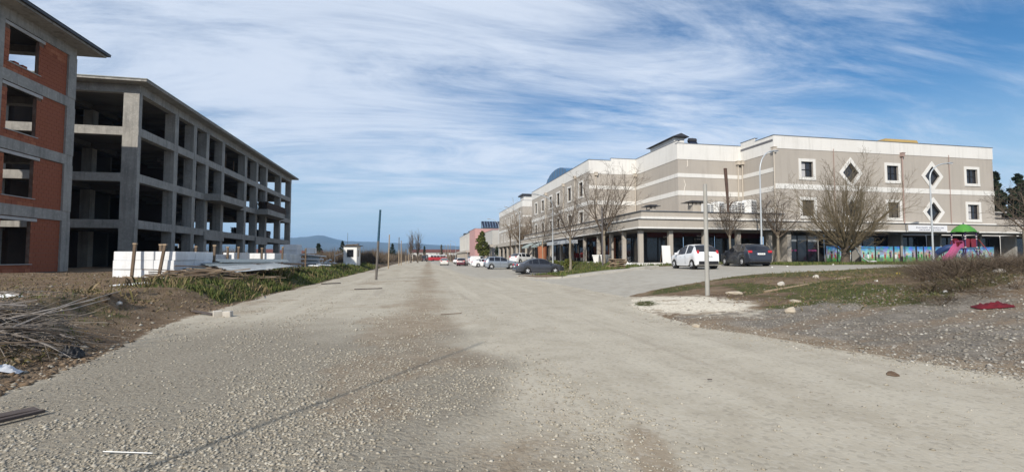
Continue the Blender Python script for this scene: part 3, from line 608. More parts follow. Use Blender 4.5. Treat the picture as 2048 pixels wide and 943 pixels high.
# ================================================================ left, behind: open concrete frame
mat('shop_dark',(0.075,0.055,0.045),0.95,(0.05,0.04,0.035),1.5,0.7)
def frame_building():
    off=(-20,58,0.7); root=thing('concrete_frame_building','four storey bare grey concrete building frame without walls, left of the road','building',off)
    X=-20.0; Xw=-35.5; Y0,Y1=37.9,79.0; ztop=[4.2,7.55,10.9,14.0]; zb=[0.72,4.2,7.55,10.9]; bh=0.6; rr=random.Random(9)
    yc=[(37.9,38.3),(43.0,43.6),(46.3,46.9),(48.85,49.45),(52.5,53.15),(58.9,59.6),(62.85,63.5),(66.5,67.2),(72.9,73.55),(78.4,79.0)]
    for f in range(4):
        z0,z1=zb[f]-(0.6 if f==0 else 0),ztop[f]-bh
        for i,(a,b) in enumerate(yc):
            part('column',MB().box(X-(1.0 if i==0 else 0.75),X,a,b,z0,z1),concrete,root,off)
            part('column',MB().box(Xw,Xw+0.6,a,b,z0,z1),concrete,root,off)
            if i in (1,3,5,7): part('column',MB().box(-26.6,-25.9,a,b,z0,z1),concrete,root,off)
            if i in (2,4,6): part('column',MB().box(-31.0,-30.4,a,b,z0,z1),concrete,root,off)
        part('column',MB().box(-29.2,-28.2,Y0,Y0+0.4,z0,z1),concrete,root,off)
        d=0.012*f
        part('beam',MB().box(X-0.5,X+0.02,Y0,Y1,z1,ztop[f]),concrete,root,off); part('beam',MB().box(Xw,Xw+0.5,Y0,Y1,z1,ztop[f]),concrete,root,off)
        part('beam',MB().box(Xw+0.5,X-0.5,Y0+0.01,Y0+0.4,z1,ztop[f]),concrete,root,off); part('beam',MB().box(Xw+0.5,X-0.5,Y1-0.5,Y1-0.01,z1,ztop[f]),concrete,root,off)
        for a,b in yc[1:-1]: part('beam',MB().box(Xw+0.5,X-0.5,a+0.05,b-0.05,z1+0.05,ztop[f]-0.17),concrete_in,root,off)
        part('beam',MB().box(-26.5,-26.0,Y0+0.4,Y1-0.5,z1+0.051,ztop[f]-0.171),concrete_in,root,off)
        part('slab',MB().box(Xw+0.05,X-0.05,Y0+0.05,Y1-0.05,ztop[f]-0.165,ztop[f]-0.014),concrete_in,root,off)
        # brick infill with windows on the far (west) side of the near half, lift core and stairs
        Wl=Wall(Xw+0.2,0,0,1,-1,0)
        for i in range(0,5):
            a,b=yc[i][1],yc[i+1][0]; m_=(a+b)/2; hw=0.55 if b-a<4 else 0.8; w=MB()
            Wl.box(w,a,m_-hw,zb[f],z1,0,0.19); Wl.box(w,m_+hw,b,zb[f],z1,0,0.19); Wl.box(w,m_-hw,m_+hw,zb[f],zb[f]+0.9,0,0.19); Wl.box(w,m_-hw,m_+hw,zb[f]+2.2,z1,0,0.19); part('infill_wall',w,brick_wall_m,root,off)
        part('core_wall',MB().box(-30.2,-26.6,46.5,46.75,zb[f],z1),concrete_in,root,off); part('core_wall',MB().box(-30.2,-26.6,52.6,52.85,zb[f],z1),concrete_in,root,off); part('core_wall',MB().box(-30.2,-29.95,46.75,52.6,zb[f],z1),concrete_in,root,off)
        for (xa,xb,ya,yb) in ((-28.2,-28.0,38.5,42.9),(-28.2,-28.0,44.2,46.2),(-28.2,-28.0,53.2,58.8),(-35.0,-28.2,43.2,43.4),(-25.8,-22.6,49.0,49.2)): part('partition_wall',MB().box(xa,xb,ya,yb,zb[f],z1),MATS['shop_dark'],root,off)
        if f<3:
            for (ya,yb,xa,za,zc) in ((47.0,51.8,-23.4,zb[f],(zb[f]+ztop[f])/2),(51.8,47.0,-24.9,(zb[f]+ztop[f])/2,ztop[f])):
                s=MB(); n=8
                for k in range(n):
                    t0=k/n; y=ya+(yb-ya)*t0; y2=ya+(yb-ya)*(k+1)/n; z=za+(zc-za)*(k+1)/n; s.box(xa,xa+1.4,min(y,y2),max(y,y2),z-0.42,z)
                part('stair_flight',s,concrete_in,root,off)
    part('ground_slab',MB().box(Xw,X-0.03,Y0,Y1,0.2,0.718),concrete_in,root,off)
    # balcony slabs and their deeper edge beams
    part('balcony',MB().prism([(X+0.023,48.6),(X+1.5,48.6),(X+1.5,54.6),(X+0.023,57.6)],6.92,7.56),concrete,root,off)
    part('balcony',MB().prism([(X+0.023,62.6),(X+1.5,62.6),(X+1.5,70.0),(X+0.023,73.0)],6.92,7.56),concrete,root,off)
    part('edge_beam',MB().box(X+0.023,X+0.12,48.7,53.2,3.2,4.0),concrete,root,off); part('edge_beam',MB().box(X+0.023,X+0.12,62.8,67.3,3.2,4.0),concrete,root,off)
    # roof slab with overhang, low hip
    part('roof_slab',MB().box(Xw-0.8,X+0.85,Y0-0.85,Y1+0.85,14.01,14.16),concrete,root,off)
    r=MB(); x0,x1,y0,y1=Xw-0.85,X+0.9,Y0-0.9,Y1+0.9; cx=(x0+x1)/2
    r.add([(x0,y0,14.163),(x1,y0,14.163),(x1,y1,14.163),(x0,y1,14.163),(x0,y0,14.22),(x1,y0,14.22),(x1,y1,14.22),(x0,y1,14.22),(cx,y0+8,16.1),(cx,y1-8,16.1)],[(3,2,1,0),(0,1,5,4),(1,2,6,5),(2,3,7,6),(3,0,4,7),(4,5,8),(5,6,9,8),(6,7,9),(7,4,8,9)]); part('roof',r,mat('roof_pale',(0.34,0.36,0.33),0.8,(0.22,0.22,0.21),0.6,0.8),root,off)
    for (y,z,h) in ((55.0,10.9,1.9),(57.2,10.9,1.5),(61.5,10.9,1.2)):
        part('prop',MB().tube([(X-0.6,y,z),(X-0.7,y+0.25,z+h)],0.05,6),wood,root,off)
frame_building()
def pile(name,label,cat,x0,x1,y0,y1,z,n,m,h,seed,group=None):
    rr=random.Random(seed); root=thing(name,label,cat,((x0+x1)/2,(y0+y1)/2,z),0,group); k=0
    rows=max(1,int(h/0.1)); per=max(1,n//rows)
    for i in range(rows):
        for j in range(per):
            xx=x0+(x1-x0)*(j+0.5)/per+rr.uniform(-.03,.03); a=rr.uniform(0,0.25); b=rr.uniform(0,0.25); t=rr.uniform(-.04,.04)
            part('timber',MB().bar((xx+t-root.location.x,y0+a-root.location.y,i*0.1+0.05),(xx-t-root.location.x,y1-b-root.location.y,i*0.1+0.05),0.09,0.085),m,root)
dark_wood=mat('formwork_wood',(0.075,0.05,0.035),0.9,(0.045,0.032,0.025),3,0.8)
pile('formwork_stack','dark stack of formwork timber on the far balcony of the concrete frame','timber',-19.9,-18.7,63.0,71.6,7.565,60,dark_wood,1.05,3)
pile('formwork_stack','low dark timber stack on first floor of the concrete frame, below the far balcony','timber',-21.9,-20.8,60.0,62.3,4.205,30,dark_wood,0.95,4)
pile('formwork_stack','tall dark timber stack on first floor of the concrete frame near its far end','timber',-22.0,-20.8,67.6,72.4,4.205,40,dark_wood,1.15,5)
pile('plank_bundle','pale plank bundle lying on the top floor edge of the concrete frame','timber',-21.6,-20.7,39.2,42.4,10.91,12,wood_pale,0.3,6)
# ================================================================ right: beige commercial building
FLOOR=1.08
def commercial():
    off=(30,45,FLOOR); root=thing('commercial_building','long beige commercial building with white bands, arcade and diamond windows, right','building',off)
    ZT=12.33; Z0=4.72
    # --- walls with real openings
    S1=Wall(30.8,35.5,1,0,0,-1); L=24.9
    rects=[(33.55-30.8,34.8-30.8),(42.9-30.8,44.2-30.8),(52.32-30.8,53.7-30.8)]; dia=[38.85-30.8,48.17-30.8]; rowz=[(5.22,6.66),(8.72,10.12)]
    holes=[('r',a,b,c,d) for a,b in rects for c,d in rowz]+[('d',u,z,0.88,0.98) for u in dia for z in (5.83,9.27)]
    part('wall',S1.panel(MB(),0,L,Z0,ZT,holes),plaster,root,off)
    def pmf(k):
        def f(i,j):
            if k==(0,1): return curtain if i==0 else glass
            if k==(2,0): return curtain if i==0 else glass
            return screen_m if k in ((0,0),(1,0)) else glass
        return f
    for i,(a,b) in enumerate(rects):
        for j,(c,d) in enumerate(rowz): window(root,S1,a,b,c,d,off,(2,2),0.26,pmf((i,j)))
    for u in dia:
        for z in (5.83,9.27): diamond(root,S1,u,z,0.88,0.98,off)
    def band(W,u0,u1,z0,z1,name='band',m=plaster_w,t=0.03): b=MB(); W.box(b,u0,u1,z0,z1,-0.01,t); part(name,b,m,root,off)
    band(S1,-0.03,L+0.03,11.2,ZT+0.02,'parapet',t=0.035); band(S1,-0.03,L+0.03,7.6,8.06); band(S1,-0.03,L+0.03,Z0-0.2,Z0+0.12,t=0.06)
    W1=Wall(30.8,35.5,0,1,-1,0); part('wall',W1.panel(MB(),0,4.3,Z0,ZT,[]),plaster,root,off)
    S2=Wall(24.0,39.8,1,0,0,-1); part('wall',S2.panel(MB(),0,6.8,Z0,ZT,[]),plaster,root,off)
    W2=Wall(24.0,39.8,0,1,-1,0); part('wall',W2.panel(MB(),0,8.7,Z0,ZT+0.25,[]),plaster,root,off)
    S3=Wall(18.4,48.5,1,0,0,-1); part('wall',S3.panel(MB(),0,5.6,Z0,ZT-0.1,[]),plaster,root,off)
    W3=Wall(18.4,48.5,0,1,-1,0); wy=[(50.5,51.7),(54.7,55.95),(59.5,60.75),(63.2,64.4),(67.4,68.8),(71.6,72.9)]
    part('wall',W3.panel(MB(),0,26.5,Z0,ZT,[('r',a-48.5,b-48.5,c,d) for a,b in wy for c,d in ((5.3,6.75),(8.6,10.2))]),plaster,root,off)
    for a,b in wy:
        for c,d in ((5.3,6.75),(8.6,10.2)): window(root,W3,a-48.5,b-48.5,c,d,off,(2,2),0.22)
    # other walls (north, east, closing)
    bk=MB(); 
    for (x0,y0,x1,y1) in ((55.7,35.5,55.7,62),(55.7,62,40,62),(40,62,40,75),(40,75,18.4,75)): bk.quad((x0,y0,Z0),(x1,y1,Z0),(x1,y1,ZT),(x0,y0,ZT))
    part('wall',bk,plaster,root,off)
    for W,u1,a,b in ((W1,4.3,0,0),(S2,6.8,0,0),(W2,8.7,0,0),(S3,5.6,0,0)):
        band(W,0.0,u1,10.84,ZT+(0.27 if W is W2 else 0.02),'parapet',t=0.035); band(W,0.0,u1,9.13,9.5); band(W,0.0,u1,7.4,7.85)
    band(W1,0.0,4.3,5.55,5.95)
    band(W3,-0.03,26.53,11.05,ZT+0.02,'parapet',t=0.035); band(W3,-0.03,26.53,7.35,7.8)
    band(W1,2.3,4.26,ZT+0.022,ZT+0.32,'parapet_step',t=0.034); band(S3,2.6,5.56,ZT+0.022,ZT+0.28,'parapet_step',t=0.034)
    # flat roof and metal copings
    rp=[(18.4,75),(18.4,48.5),(24,48.5),(24,39.8),(30.8,39.8),(30.8,35.5),(55.7,35.5),(55.7,62),(40,62),(40,75)]
    part('roof',MB().prism([(x+(0.06 if x<30 else -0.06),y+(0.06 if y<50 else -0.06)) for x,y in rp],ZT-0.5,ZT-0.3),mat('roof_felt',(0.16,0.16,0.17),0.9,(0.11,0.11,0.12),0.5,0.7),root,off)
    cp=MB()
    S1.box(cp,-0.07,L+0.07,ZT+0.022,ZT+0.07,-0.3,0.07); W3.box(cp,-0.07,26.57,ZT+0.022,ZT+0.07,-0.3,0.07); S2.box(cp,-0.07,6.8,ZT+0.022,ZT+0.07,-0.3,0.07); W2.box(cp,0.0,8.7,ZT+0.272,ZT+0.32,-0.3,0.07); S3.box(cp,0.0,2.59,ZT+0.023,ZT+0.07,-0.3,0.07); S3.box(cp,2.6,5.6,ZT+0.285,ZT+0.33,-0.3,0.07); W1.box(cp,0.0,2.29,ZT+0.023,ZT+0.071,-0.3,0.07); W1.box(cp,2.3,4.3,ZT+0.325,ZT+0.37,-0.3,0.07)
    part('coping',cp,coping_m,root,off)
    cream=mat('pipe_cream',(0.50,0.45,0.38),0.6,(0.42,0.37,0.31),2,0.6); pinkish=mat('pipe_rose',(0.33,0.24,0.21),0.6)
    for (x,y,z0,z1,m) in ((30.68,35.38,4.75,10.9,cream),(30.35,39.66,5.3,10.5,cream),(30.68,39.5,5.3,10.5,cream),(44.6,35.4,4.75,11.0,pinkish),(19.2,48.4,5.3,10.6,cream),(23.85,48.36,5.3,10.6,cream),(18.28,57.5,5.2,10.7,cream),(18.28,52.9,5.2,10.9,cream),(18.28,66.0,5.2,10.7,cream)): pipe(root,x,y,z0,z1,off,m)
    for x in (37.0,50.2): part('drain_pipe',MB().tube([(x,35.44,4.75),(x,35.44,11.4)],0.03,6),pinkish,root,off)
    # --- canopy: sloping lower fascia, recessed upper tier with white foot
    cpoly=[(16.9,77),(16.9,33.8),(68,33.8),(68,35.42),(30.72,35.42),(30.72,39.72),(23.92,39.72),(23.92,48.42),(18.32,48.42),(18.32,77)]
    part('canopy',MB().prism(cpoly,3.84,4.5),canopy_m,root,off)
    part('canopy_edge',MB().prism([(16.84,77.02),(16.84,33.74),(68.02,33.74),(68.02,33.9),(17.0,33.9),(17.0,77.02)],4.503,4.56),dark_metal,root,off)
    part('canopy_lip',MB().prism([(16.86,77.01),(16.86,33.76),(68.01,33.76),(68.01,33.795),(16.895,33.795),(16.895,77.01)],3.80,3.92),plaster_w,root,off)
    part('canopy_upstand',MB().prism([(17.45,76.5),(17.45,34.4),(30.7,34.4),(30.7,39.6),(24.02-0.2,39.6),(23.82,48.3),(18.22,48.3),(18.22,76.5)],4.565,5.22),canopy_m,root,off)
    part('canopy_foot',MB().prism([(17.38,76.6),(17.38,34.33),(30.69,34.33),(30.69,34.39),(17.44,34.39),(17.44,76.6)],4.562,4.80),plaster_w,root,off)
    part('canopy_coping',MB().prism([(17.35,76.55),(17.35,34.3),(30.69,34.3),(30.69,34.5),(17.55,34.5),(17.55,76.55)],5.223,5.27),coping_m,root,off)
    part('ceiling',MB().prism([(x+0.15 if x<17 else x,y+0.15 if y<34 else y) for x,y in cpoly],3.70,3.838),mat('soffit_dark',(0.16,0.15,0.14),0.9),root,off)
    # ground floor slab and back walls
    part('arcade_floor',MB().prism([(16.7,77),(16.7,33.55),(68,33.55),(68,60),(40,60),(40,77)],0.35,FLOOR),mat('terrazzo',(0.30,0.285,0.26),0.7,(0.23,0.22,0.2),2,0.7),root,off)
    part('step_edge',MB().prism([(16.65,77),(16.65,33.5),(68,33.5),(68,33.545),(16.695,33.545),(16.695,77)],0.9,FLOOR+0.02),plaster_w,root,off)
    # --- columns
    colm=canopy_m
    for x in (17.4,20.0,23.1,26.2,29.2): part('column',MB().box(x-0.18,x+0.18,34.3,34.66,FLOOR,3.70),colm,root,off,bev=0.03)
    for y in (37.5,40.2,43.3,47.2,51.4,55.6,60.2,65.0,70.0,75.0): part('column',MB().box(17.22,17.54,y-0.16,y+0.16,FLOOR,3.70),colm,root,off,bev=0.03)
    # piers between the shops to the right; the first one is a wide beige return wall
    part('pier',MB().box(30.75,31.15,34.2,37.0,FLOOR,3.70),colm,root,off,bev=0.02)
    greyw=mat('pier_render',(0.36,0.35,0.325),0.9,(0.29,0.28,0.26),1,0.7)
    for x in (36.9,39.5,44.15,48.7,53.6,58.0): part('pier',MB().box(x-0.12,x+0.12,35.35,36.55,FLOOR,3.70),greyw,root,off,bev=0.02)
    # --- shopfronts
    dim=mat('shop_interior',(0.05,0.045,0.045),0.9); maroon=mat('maroon_panel',(0.085,0.018,0.022),0.5,(0.05,0.012,0.016),1.5,0.7); mull=black_trim
    def shopfront(W,u0,u1,n,zt=3.45,door=None,fas=None,name='shopfront'):
        b=MB(); W.box(b,u0,u1,FLOOR,FLOOR+0.1,-0.05,0.06); W.box(b,u0,u1,zt,zt+0.08,-0.05,0.06)
        for i in range(n+1): uu=u0+(u1-u0)*i/n; W.box(b,max(u0,uu-0.05),min(u1,uu+0.05),FLOOR+0.1,zt,-0.04,0.05)
        s=part(name,b,mull,root,off)
        for i in range(n):
            a=u0+(u1-u0)*i/n+0.05; c=u0+(u1-u0)*(i+1)/n-0.05; g=MB(); W.box(g,a,c,FLOOR+0.1,zt,-0.02,0.0); part('pane',g,glass,s,off)
        if fas: f=MB(); W.box(f,u0,u1,zt+0.08,3.70,-0.05,0.05); part('shop_fascia',f,fas,s,off)
        else: f=MB(); W.box(f,u0,u1,zt+0.08,3.70,-0.05,0.02); part('shop_fascia',f,dim,s,off)
        return s
    SF=Wall(0,36.6,1,0,0,-1); WF=Wall(19.3,0,0,1,-1,0); SF2=Wall(0,37.4,1,0,0,-1)
    shopfront(SF2,19.3,22.9,3,3.2,fas=maroon); shopfront(SF2,23.0,26.0,3,3.3,fas=maroon); shopfront(SF2,26.1,30.7,4,3.2,fas=maroon)
    for y0,y1,n,fm in ((37.4,40.0,2,None),(40.05,43.1,2,None),(43.15,46.4,3,None),(46.45,50.0,3,maroon),(50.05,57.3,5,None),(57.35,65.5,6,None),(65.55,76.5,7,None)): shopfront(WF,y0,y1,n,3.3,fas=fm)
    part('corner_post',MB().box(19.18,19.42,37.28,37.52,FLOOR,3.70),mull,root,off)
    SN=Wall(0,34.75,1,0,0,-1); shopfront(SN,31.17,34.25,3,3.4)
    part('shop_side',MB().box(34.26,34.36,34.7,36.5,FLOOR,3.70),greyw,root,off)
    for x0,x1,n in ((34.4,36.77,2),(37.03,39.33,2),(39.67,43.98,3),(44.32,48.53,4),(48.87,53.43,4),(53.77,57.83,3),(58.17,67.5,5)): shopfront(SF,x0,x1,n,3.45)
    # salon: grey blinds, pink stripes
    blind=mat('grey_blind',(0.30,0.32,0.34),0.8,(0.25,0.27,0.29),4,0.5); pink=mat('pink_film',(0.33,0.06,0.17),0.5)
    for a,b,z in ((31.23,32.14,2.9),(32.25,33.17,3.05),(33.28,34.2,2.9)): m_=MB(); SN.box(m_,a,b,z,3.44,0.005,0.02); part('roller_blind',m_,blind,root,off)
    for a,b in ((31.25,31.75),(31.9,32.14),(33.3,34.15)): m_=MB(); SN.box(m_,a,b,2.05,2.2,0.004,0.012); part('window_stripe',m_,pink,root,off)
    # kindergarten: printed window panels, sky over meadow with simple figures
    pr=bpy.data.materials.new('printed_meadow'); pr.use_nodes=True; nt=pr.node_tree; bs=nt.nodes['Principled BSDF']; bs.inputs['Roughness'].default_value=0.5
    tcn=nt.nodes.new('ShaderNodeTexCoord'); sp=nt.nodes.new('ShaderNodeSeparateXYZ'); nt.links.new(tcn.outputs['Generated'],sp.inputs[0]); nz=nt.nodes.new('ShaderNodeTexNoise'); nz.inputs['Scale'].default_value=3.5; nt.links.new(tcn.outputs['Object'],nz.inputs['Vector'])
    ad=nt.nodes.new('ShaderNodeMath'); ad.operation='MULTIPLY_ADD'; ad.inputs[1].default_value=0.22; nt.links.new(nz.outputs[0],ad.inputs[0]); nt.links.new(sp.outputs[2],ad.inputs[2])
    rp_=nt.nodes.new('ShaderNodeValToRGB'); e=rp_.color_ramp.elements; e[0].position=0.10; e[0].color=(0.07,0.17,0.04,1); e[1].position=1.1; e[1].color=(0.05,0.20,0.42,1)
    for pos,c in ((0.40,(0.17,0.30,0.15)),(0.52,(0.36,0.45,0.47)),(0.75,(0.27,0.40,0.49)),(0.97,(0.08,0.25,0.45))): q=e.new(pos); q.color=(*c,1)
    nt.links.new(ad.outputs[0],rp_.inputs[0])
    vz=nt.nodes.new('ShaderNodeTexVoronoi'); vz.inputs['Scale'].default_value=3.2; nt.links.new(tcn.outputs['Object'],vz.inputs['Vector']); mv=nt.nodes.new('ShaderNodeMix'); mv.data_type='RGBA'; mv.blend_type='OVERLAY'; mv.inputs[0].default_value=0.42; nt.links.new(rp_.outputs[0],mv.inputs[6]); nt.links.new(vz.outputs['Color'],mv.inputs[7]); nt.links.new(mv.outputs[2],bs.inputs['Base Color'])
    figs=[mat('print_dark',(0.05,0.05,0.06),0.6),mat('print_red',(0.30,0.07,0.06),0.6),mat('print_green',(0.03,0.22,0.05),0.6),mat('print_white',(0.65,0.66,0.66),0.6),mat('print_skin',(0.50,0.33,0.24),0.6)]
    rr=random.Random(12)
    # the printed panels stand in a row of dark posts along the front of the arcade
    PF=Wall(0,34.2,1,0,0,-1); SFp=PF
    for (a,b) in ((34.62,35.7),(35.8,36.36),(36.46,37.15),(38.24,39.68),(39.84,41.68),(41.85,42.39),(42.78,44.14),(44.34,45.01),(45.13,46.2),(46.43,47.24),(47.36,48.36),(48.5,49.8),(49.95,51.5),(51.7,53.3)):
        pm_=MB(); PF.box(pm_,b+0.01,b+0.09,FLOOR,2.62,-0.03,0.03); part('panel_post',pm_,black_trim,root,off)
        m_=MB(); PF.box(m_,a,b,FLOOR+0.03,2.5,-0.006,0.006); po=part('printed_panel',m_,pr,root,off)
        n=rr.choice((1,2,2,3))
        for k in range(n):
            u=a+(b-a)*(k+0.5)/n+rr.uniform(-.05,.05); z=FLOOR+0.3+rr.uniform(0,0.15); h=rr.uniform(0.55,0.8); g=MB()
            g.add([PF.p(u-0.10*h,z,0.016),PF.p(u+0.10*h,z,0.016),PF.p(u+0.17*h,z+0.55*h,0.016),PF.p(u-0.17*h,z+0.55*h,0.016)],[(0,1,2,3)]); part('printed_figure',g,rr.choice(figs[:4]),po,off)
            hd=MB(); hd.add([PF.p(u+0.15*h*math.cos(t*math.pi/5),z+0.72*h+0.15*h*math.sin(t*math.pi/5),0.018) for t in range(10)],[tuple(range(10))]); part('printed_head',hd,figs[4] if rr.random()<.5 else figs[0],po,off)
    # --- name board on the right canopy, lettering in the arcade, café front
    bd=MB().box(42.85,47.2,33.70,33.735,3.86,4.42); bo=part('name_board',bd,mat('board_white',(0.70,0.71,0.74),0.5),root,off); navy=mat('board_letter',(0.10,0.11,0.17),0.6)
    for s,z,h in (('SEYLAN VEALENTE   ONE ANAOKULU LOMA',4.19,0.155),('YUNUS PALLARDESİ   KREŞİ VE GÜNDÜZ',3.99,0.13)): txt('lettering',s,h,navy,bo,(45.25-off[0],33.694-off[1],z-off[2]),(math.pi/2,0,0))
    letter=mat('letter_white',(0.7,0.7,0.68),0.6); 
    for x,s,z,h in ((24.5,'VIGO',3.42,0.22),(24.5,'EV YEMEKLERİ',3.14,0.16),(21.2,'CAFE',3.30,0.2),(28.4,'DÖNER',3.40,0.26)): txt('lettering',s,h,letter if x<28 else mat('letter_red',(0.45,0.05,0.04),0.6),root,(x-off[0],37.33-off[1],z-off[2]),(math.pi/2,0,0))
    terr=mat('terracotta_panel',(0.33,0.125,0.06),0.8,(0.24,0.09,0.05),1.5,0.7)
    part('shop_panel',MB().box(19.15,19.22,43.4,45.2,FLOOR,3.5),terr,root,off); part('shop_panel',MB().box(18.0,18.1,52.6,54.2,FLOOR,2.4),terr,root,off)
    # café awning with valance lettering
    aw=MB(); aw.add([(16.85,48.0,3.72),(16.85,55.5,3.72),(15.55,55.5,3.42),(15.55,48.0,3.42),(16.85,48.0,3.68),(16.85,55.5,3.68),(15.55,55.5,3.38),(15.55,48.0,3.38)],[(0,1,2,3),(7,6,5,4),(0,3,7,4),(1,5,6,2),(0,4,5,1),(3,2,6,7)]); ao=part('awning',aw,mat('awning_navy',(0.03,0.035,0.045),0.8,(0.05,0.055,0.07),1,0.6),root,off)
    part('valance',MB().box(15.52,15.55,48.0,55.5,3.02,3.40).box(15.55,16.85,47.97,48.0,3.05,3.44),mat('valance_grey',(0.42,0.45,0.48),0.8,(0.3,0.32,0.35),2,0.6),ao,off)
    txt('lettering','KAHVECİ',0.34,mat('valance_letter',(0.05,0.05,0.06),0.7),ao,(15.50-off[0],51.7-off[1],3.2-off[2]),(math.pi/2,0,-math.pi/2))
    for y in (60.0,66.2): 
        a2=MB(); a2.add([(16.85,y,3.7),(16.85,y+4.5,3.7),(15.7,y+4.5,3.2),(15.7,y,3.2),(15.7,y+4.5,2.95),(15.7,y,2.95)],[(0,1,2,3),(3,2,4,5)]); part('awning',a2,mat('awning_green',(0.33,0.38,0.36),0.85,(0.25,0.29,0.28),2,0.6),root,off)
    # --- on the roof: raised skylight house, blue barrel vault, ochre dormer
    sk=MB().box(24.6,25.7,41.4,46.2,ZT-0.3,13.35); so_=part('roof_house',sk,plaster_w,root,off)
    part('roof_house_roof',MB().add([(24.25,41.0,13.38),(26.05,41.0,13.38),(26.05,46.6,13.38),(24.25,46.6,13.38),(25.15,41.0,13.72),(25.15,46.6,13.72)],[(3,2,1,0),(0,1,4),(2,3,5),(0,4,5,3),(1,2,5,4)]),dark_metal,so_,off)
    v=MB(); n=14; prof=[(64.6-5.6*math.cos(math.pi*i/n),ZT-0.35+2.35*math.sin(math.pi*i/n)**0.8) for i in range(n+1)]
    for i in range(n):
        for j in range(5):
            x0,x1=19.4+j*1.5+0.03,19.4+(j+1)*1.5-0.03; (ya,za),(yb,zb_)=prof[i],prof[i+1]
            v.add([(x0,ya,za),(x1,ya,za),(x1,yb,zb_),(x0,yb,zb_)],[(0,1,2,3)])
    b=len(v.v); v.v.extend([(19.43,y,z) for y,z in prof]); v.f.append(tuple(range(b,b+n+1))); vo_=part('barrel_vault',v,mat('vault_blue',(0.06,0.16,0.30),0.4,(0.08,0.20,0.35),1,0.6,metal=0.3),root,off)
    for k in range(1,9):
        yy=59.0+k*11.2/9; zz=float(np.interp(yy,[p[0] for p in prof],[p[1] for p in prof])); part('vault_rib',MB().box(19.38,19.425,yy-0.04,yy+0.04,ZT-0.35,zz),coping_m,vo_,off)
    oc=MB(); oc.add([(46.2,38.4,ZT-0.3),(51.4,38.4,ZT-0.3),(51.4,42,ZT-0.3),(46.2,42,ZT-0.3),(47.0,38.9,13.75),(51.0,38.9,13.75),(51.0,41.6,13.75),(47.0,41.6,13.75)],[(0,1,5,4),(1,2,6,5),(2,3,7,6),(3,0,4,7),(4,5,6,7)]); part('roof_dormer',oc,mat('ochre_sheet',(0.40,0.28,0.10),0.7,(0.34,0.24,0.09),1,0.6),root,off)
    # vent hoods standing on the canopy roof
    for x,w in ((24.5,1.0),(20.2,0.6)):
        h=part('vent_stack',MB().box(x-w*0.42,x+w*0.42,37.6,38.4,5.225,6.25 if w>0.8 else 5.8),canopy_m,root,off)
        zt=6.25 if w>0.8 else 5.8; lg=MB()
        for dx in (-.38,.38):
            for dy in (37.65,38.3): lg.box(x+dx*w-0.03,x+dx*w+0.03,dy,dy+0.05,zt,zt+0.2)
        lg.box(x-w*0.95,x+w*0.95,37.3,38.7,zt+0.2,zt+0.25); lg.box(x-w*0.6,x+w*0.6,37.5,38.5,zt+0.25,zt+0.36); part('vent_hood',lg,dark_metal,h,off)
    # hairline repair streaks on the south wall
    for pts in ([(25.0,10.8),(25.02,10.2),(24.9,10.1)],[(24.6,8.9),(24.75,8.4),(24.62,7.95),(24.7,7.4)]): part('patched_crack',MB().tube([(x,39.78,z) for x,z in pts],0.035,4),mat('filler',(0.66,0.62,0.56),0.9),root,off)
commercial()
def block(name,label,x0,x1,y0,y1,z1,m,rows,wy,zc=None,parapet=True,off=None,sur=0.2,pw=1.2):
    """plain further block: walls with window openings in the west face, parapet, ground floor canopy"""
    off=off or ((x0+x1)/2,(y0+y1)/2,0.8); root=thing(name,label,'building',off); W=Wall(x0,0,0,1,-1,0); S=Wall(0,y0,1,0,0,-1)
    part('wall',W.panel(MB(),y0,y1,0.6,z1,[('r',a,a+pw,c,d) for a in wy for c,d in rows]),m,root,off)
    for a in wy:
        for c,d in rows: window(root,W,a,a+pw,c,d,off,(2,1),sur,depth=0.18)
    part('wall',S.panel(MB(),x0,x1,0.6,z1,[]),m,root,off)
    part('wall',MB().quad((x1,y0,.6),(x1,y1,.6),(x1,y1,z1),(x1,y0,z1)).quad((x0,y1,.6),(x1,y1,.6),(x1,y1,z1),(x0,y1,z1)),m,root,off)
    part('roof',MB().box(x0+0.05,x1-0.05,y0+0.05,y1-0.05,z1-0.4,z1-0.2),MATS['roof_felt'],root,off)
    if parapet:
        p=MB(); W.box(p,y0-0.03,y1,z1-1.15,z1+0.02,-0.01,0.035); S.box(p,x0-0.03,x1,z1-1.15,z1+0.021,-0.01,0.034); part('parapet',p,plaster_w,root,off)
        b=MB(); W.box(b,y0-0.03,y1,7.4,7.8,-0.01,0.03); S.box(b,x0-0.03,x1,7.4,7.8,-0.01,0.031); S.box(b,x0-0.03,x1,9.2,9.5,-0.01,0.031); part('band',b,plaster_w,root,off)
    c=MB(); W.box(c,y0-0.06,y1,z1+0.022,z1+0.07,-0.3,0.07); S.box(c,x0-0.06,x1,z1+0.023,z1+0.071,-0.3,0.07); part('coping',c,coping_m,root,off)
    if zc:
        part('canopy',MB().box(x0-1.5,x0-0.01,y0-2,y1,zc,zc+0.7),canopy_m,root,off)
        for y in np.arange(y0,y1,4.5): part('column',MB().box(x0-1.3,x0-0.95,y-0.2,y+0.2,0.6,zc),canopy_m,root,off)
        g=MB(); 
        for y in np.arange(y0+0.3,y1-4,4.5): 
            g=MB(); W.box(g,y,y+3.8,1.1,3.4,-0.02,0.02); part('shop_window',g,glass,root,off)
    return root,off
rB,oB=block('commercial_building','beige three storey block with white window surrounds, behind the main commercial building',18.9,42,84.5,110,12.25,plaster,((5.2,6.7),(8.6,10.2)),(86.2,89.6,93.4,97.4,101.6,105.8),3.9)
part('roof_house',MB().box(19.6,22.6,86.5,89.5,12,13.5),plaster_w,rB,oB); part('roof_house_roof',MB().box(19.2,23.0,86.1,89.9,13.5,13.75),dark_metal,rB,oB)
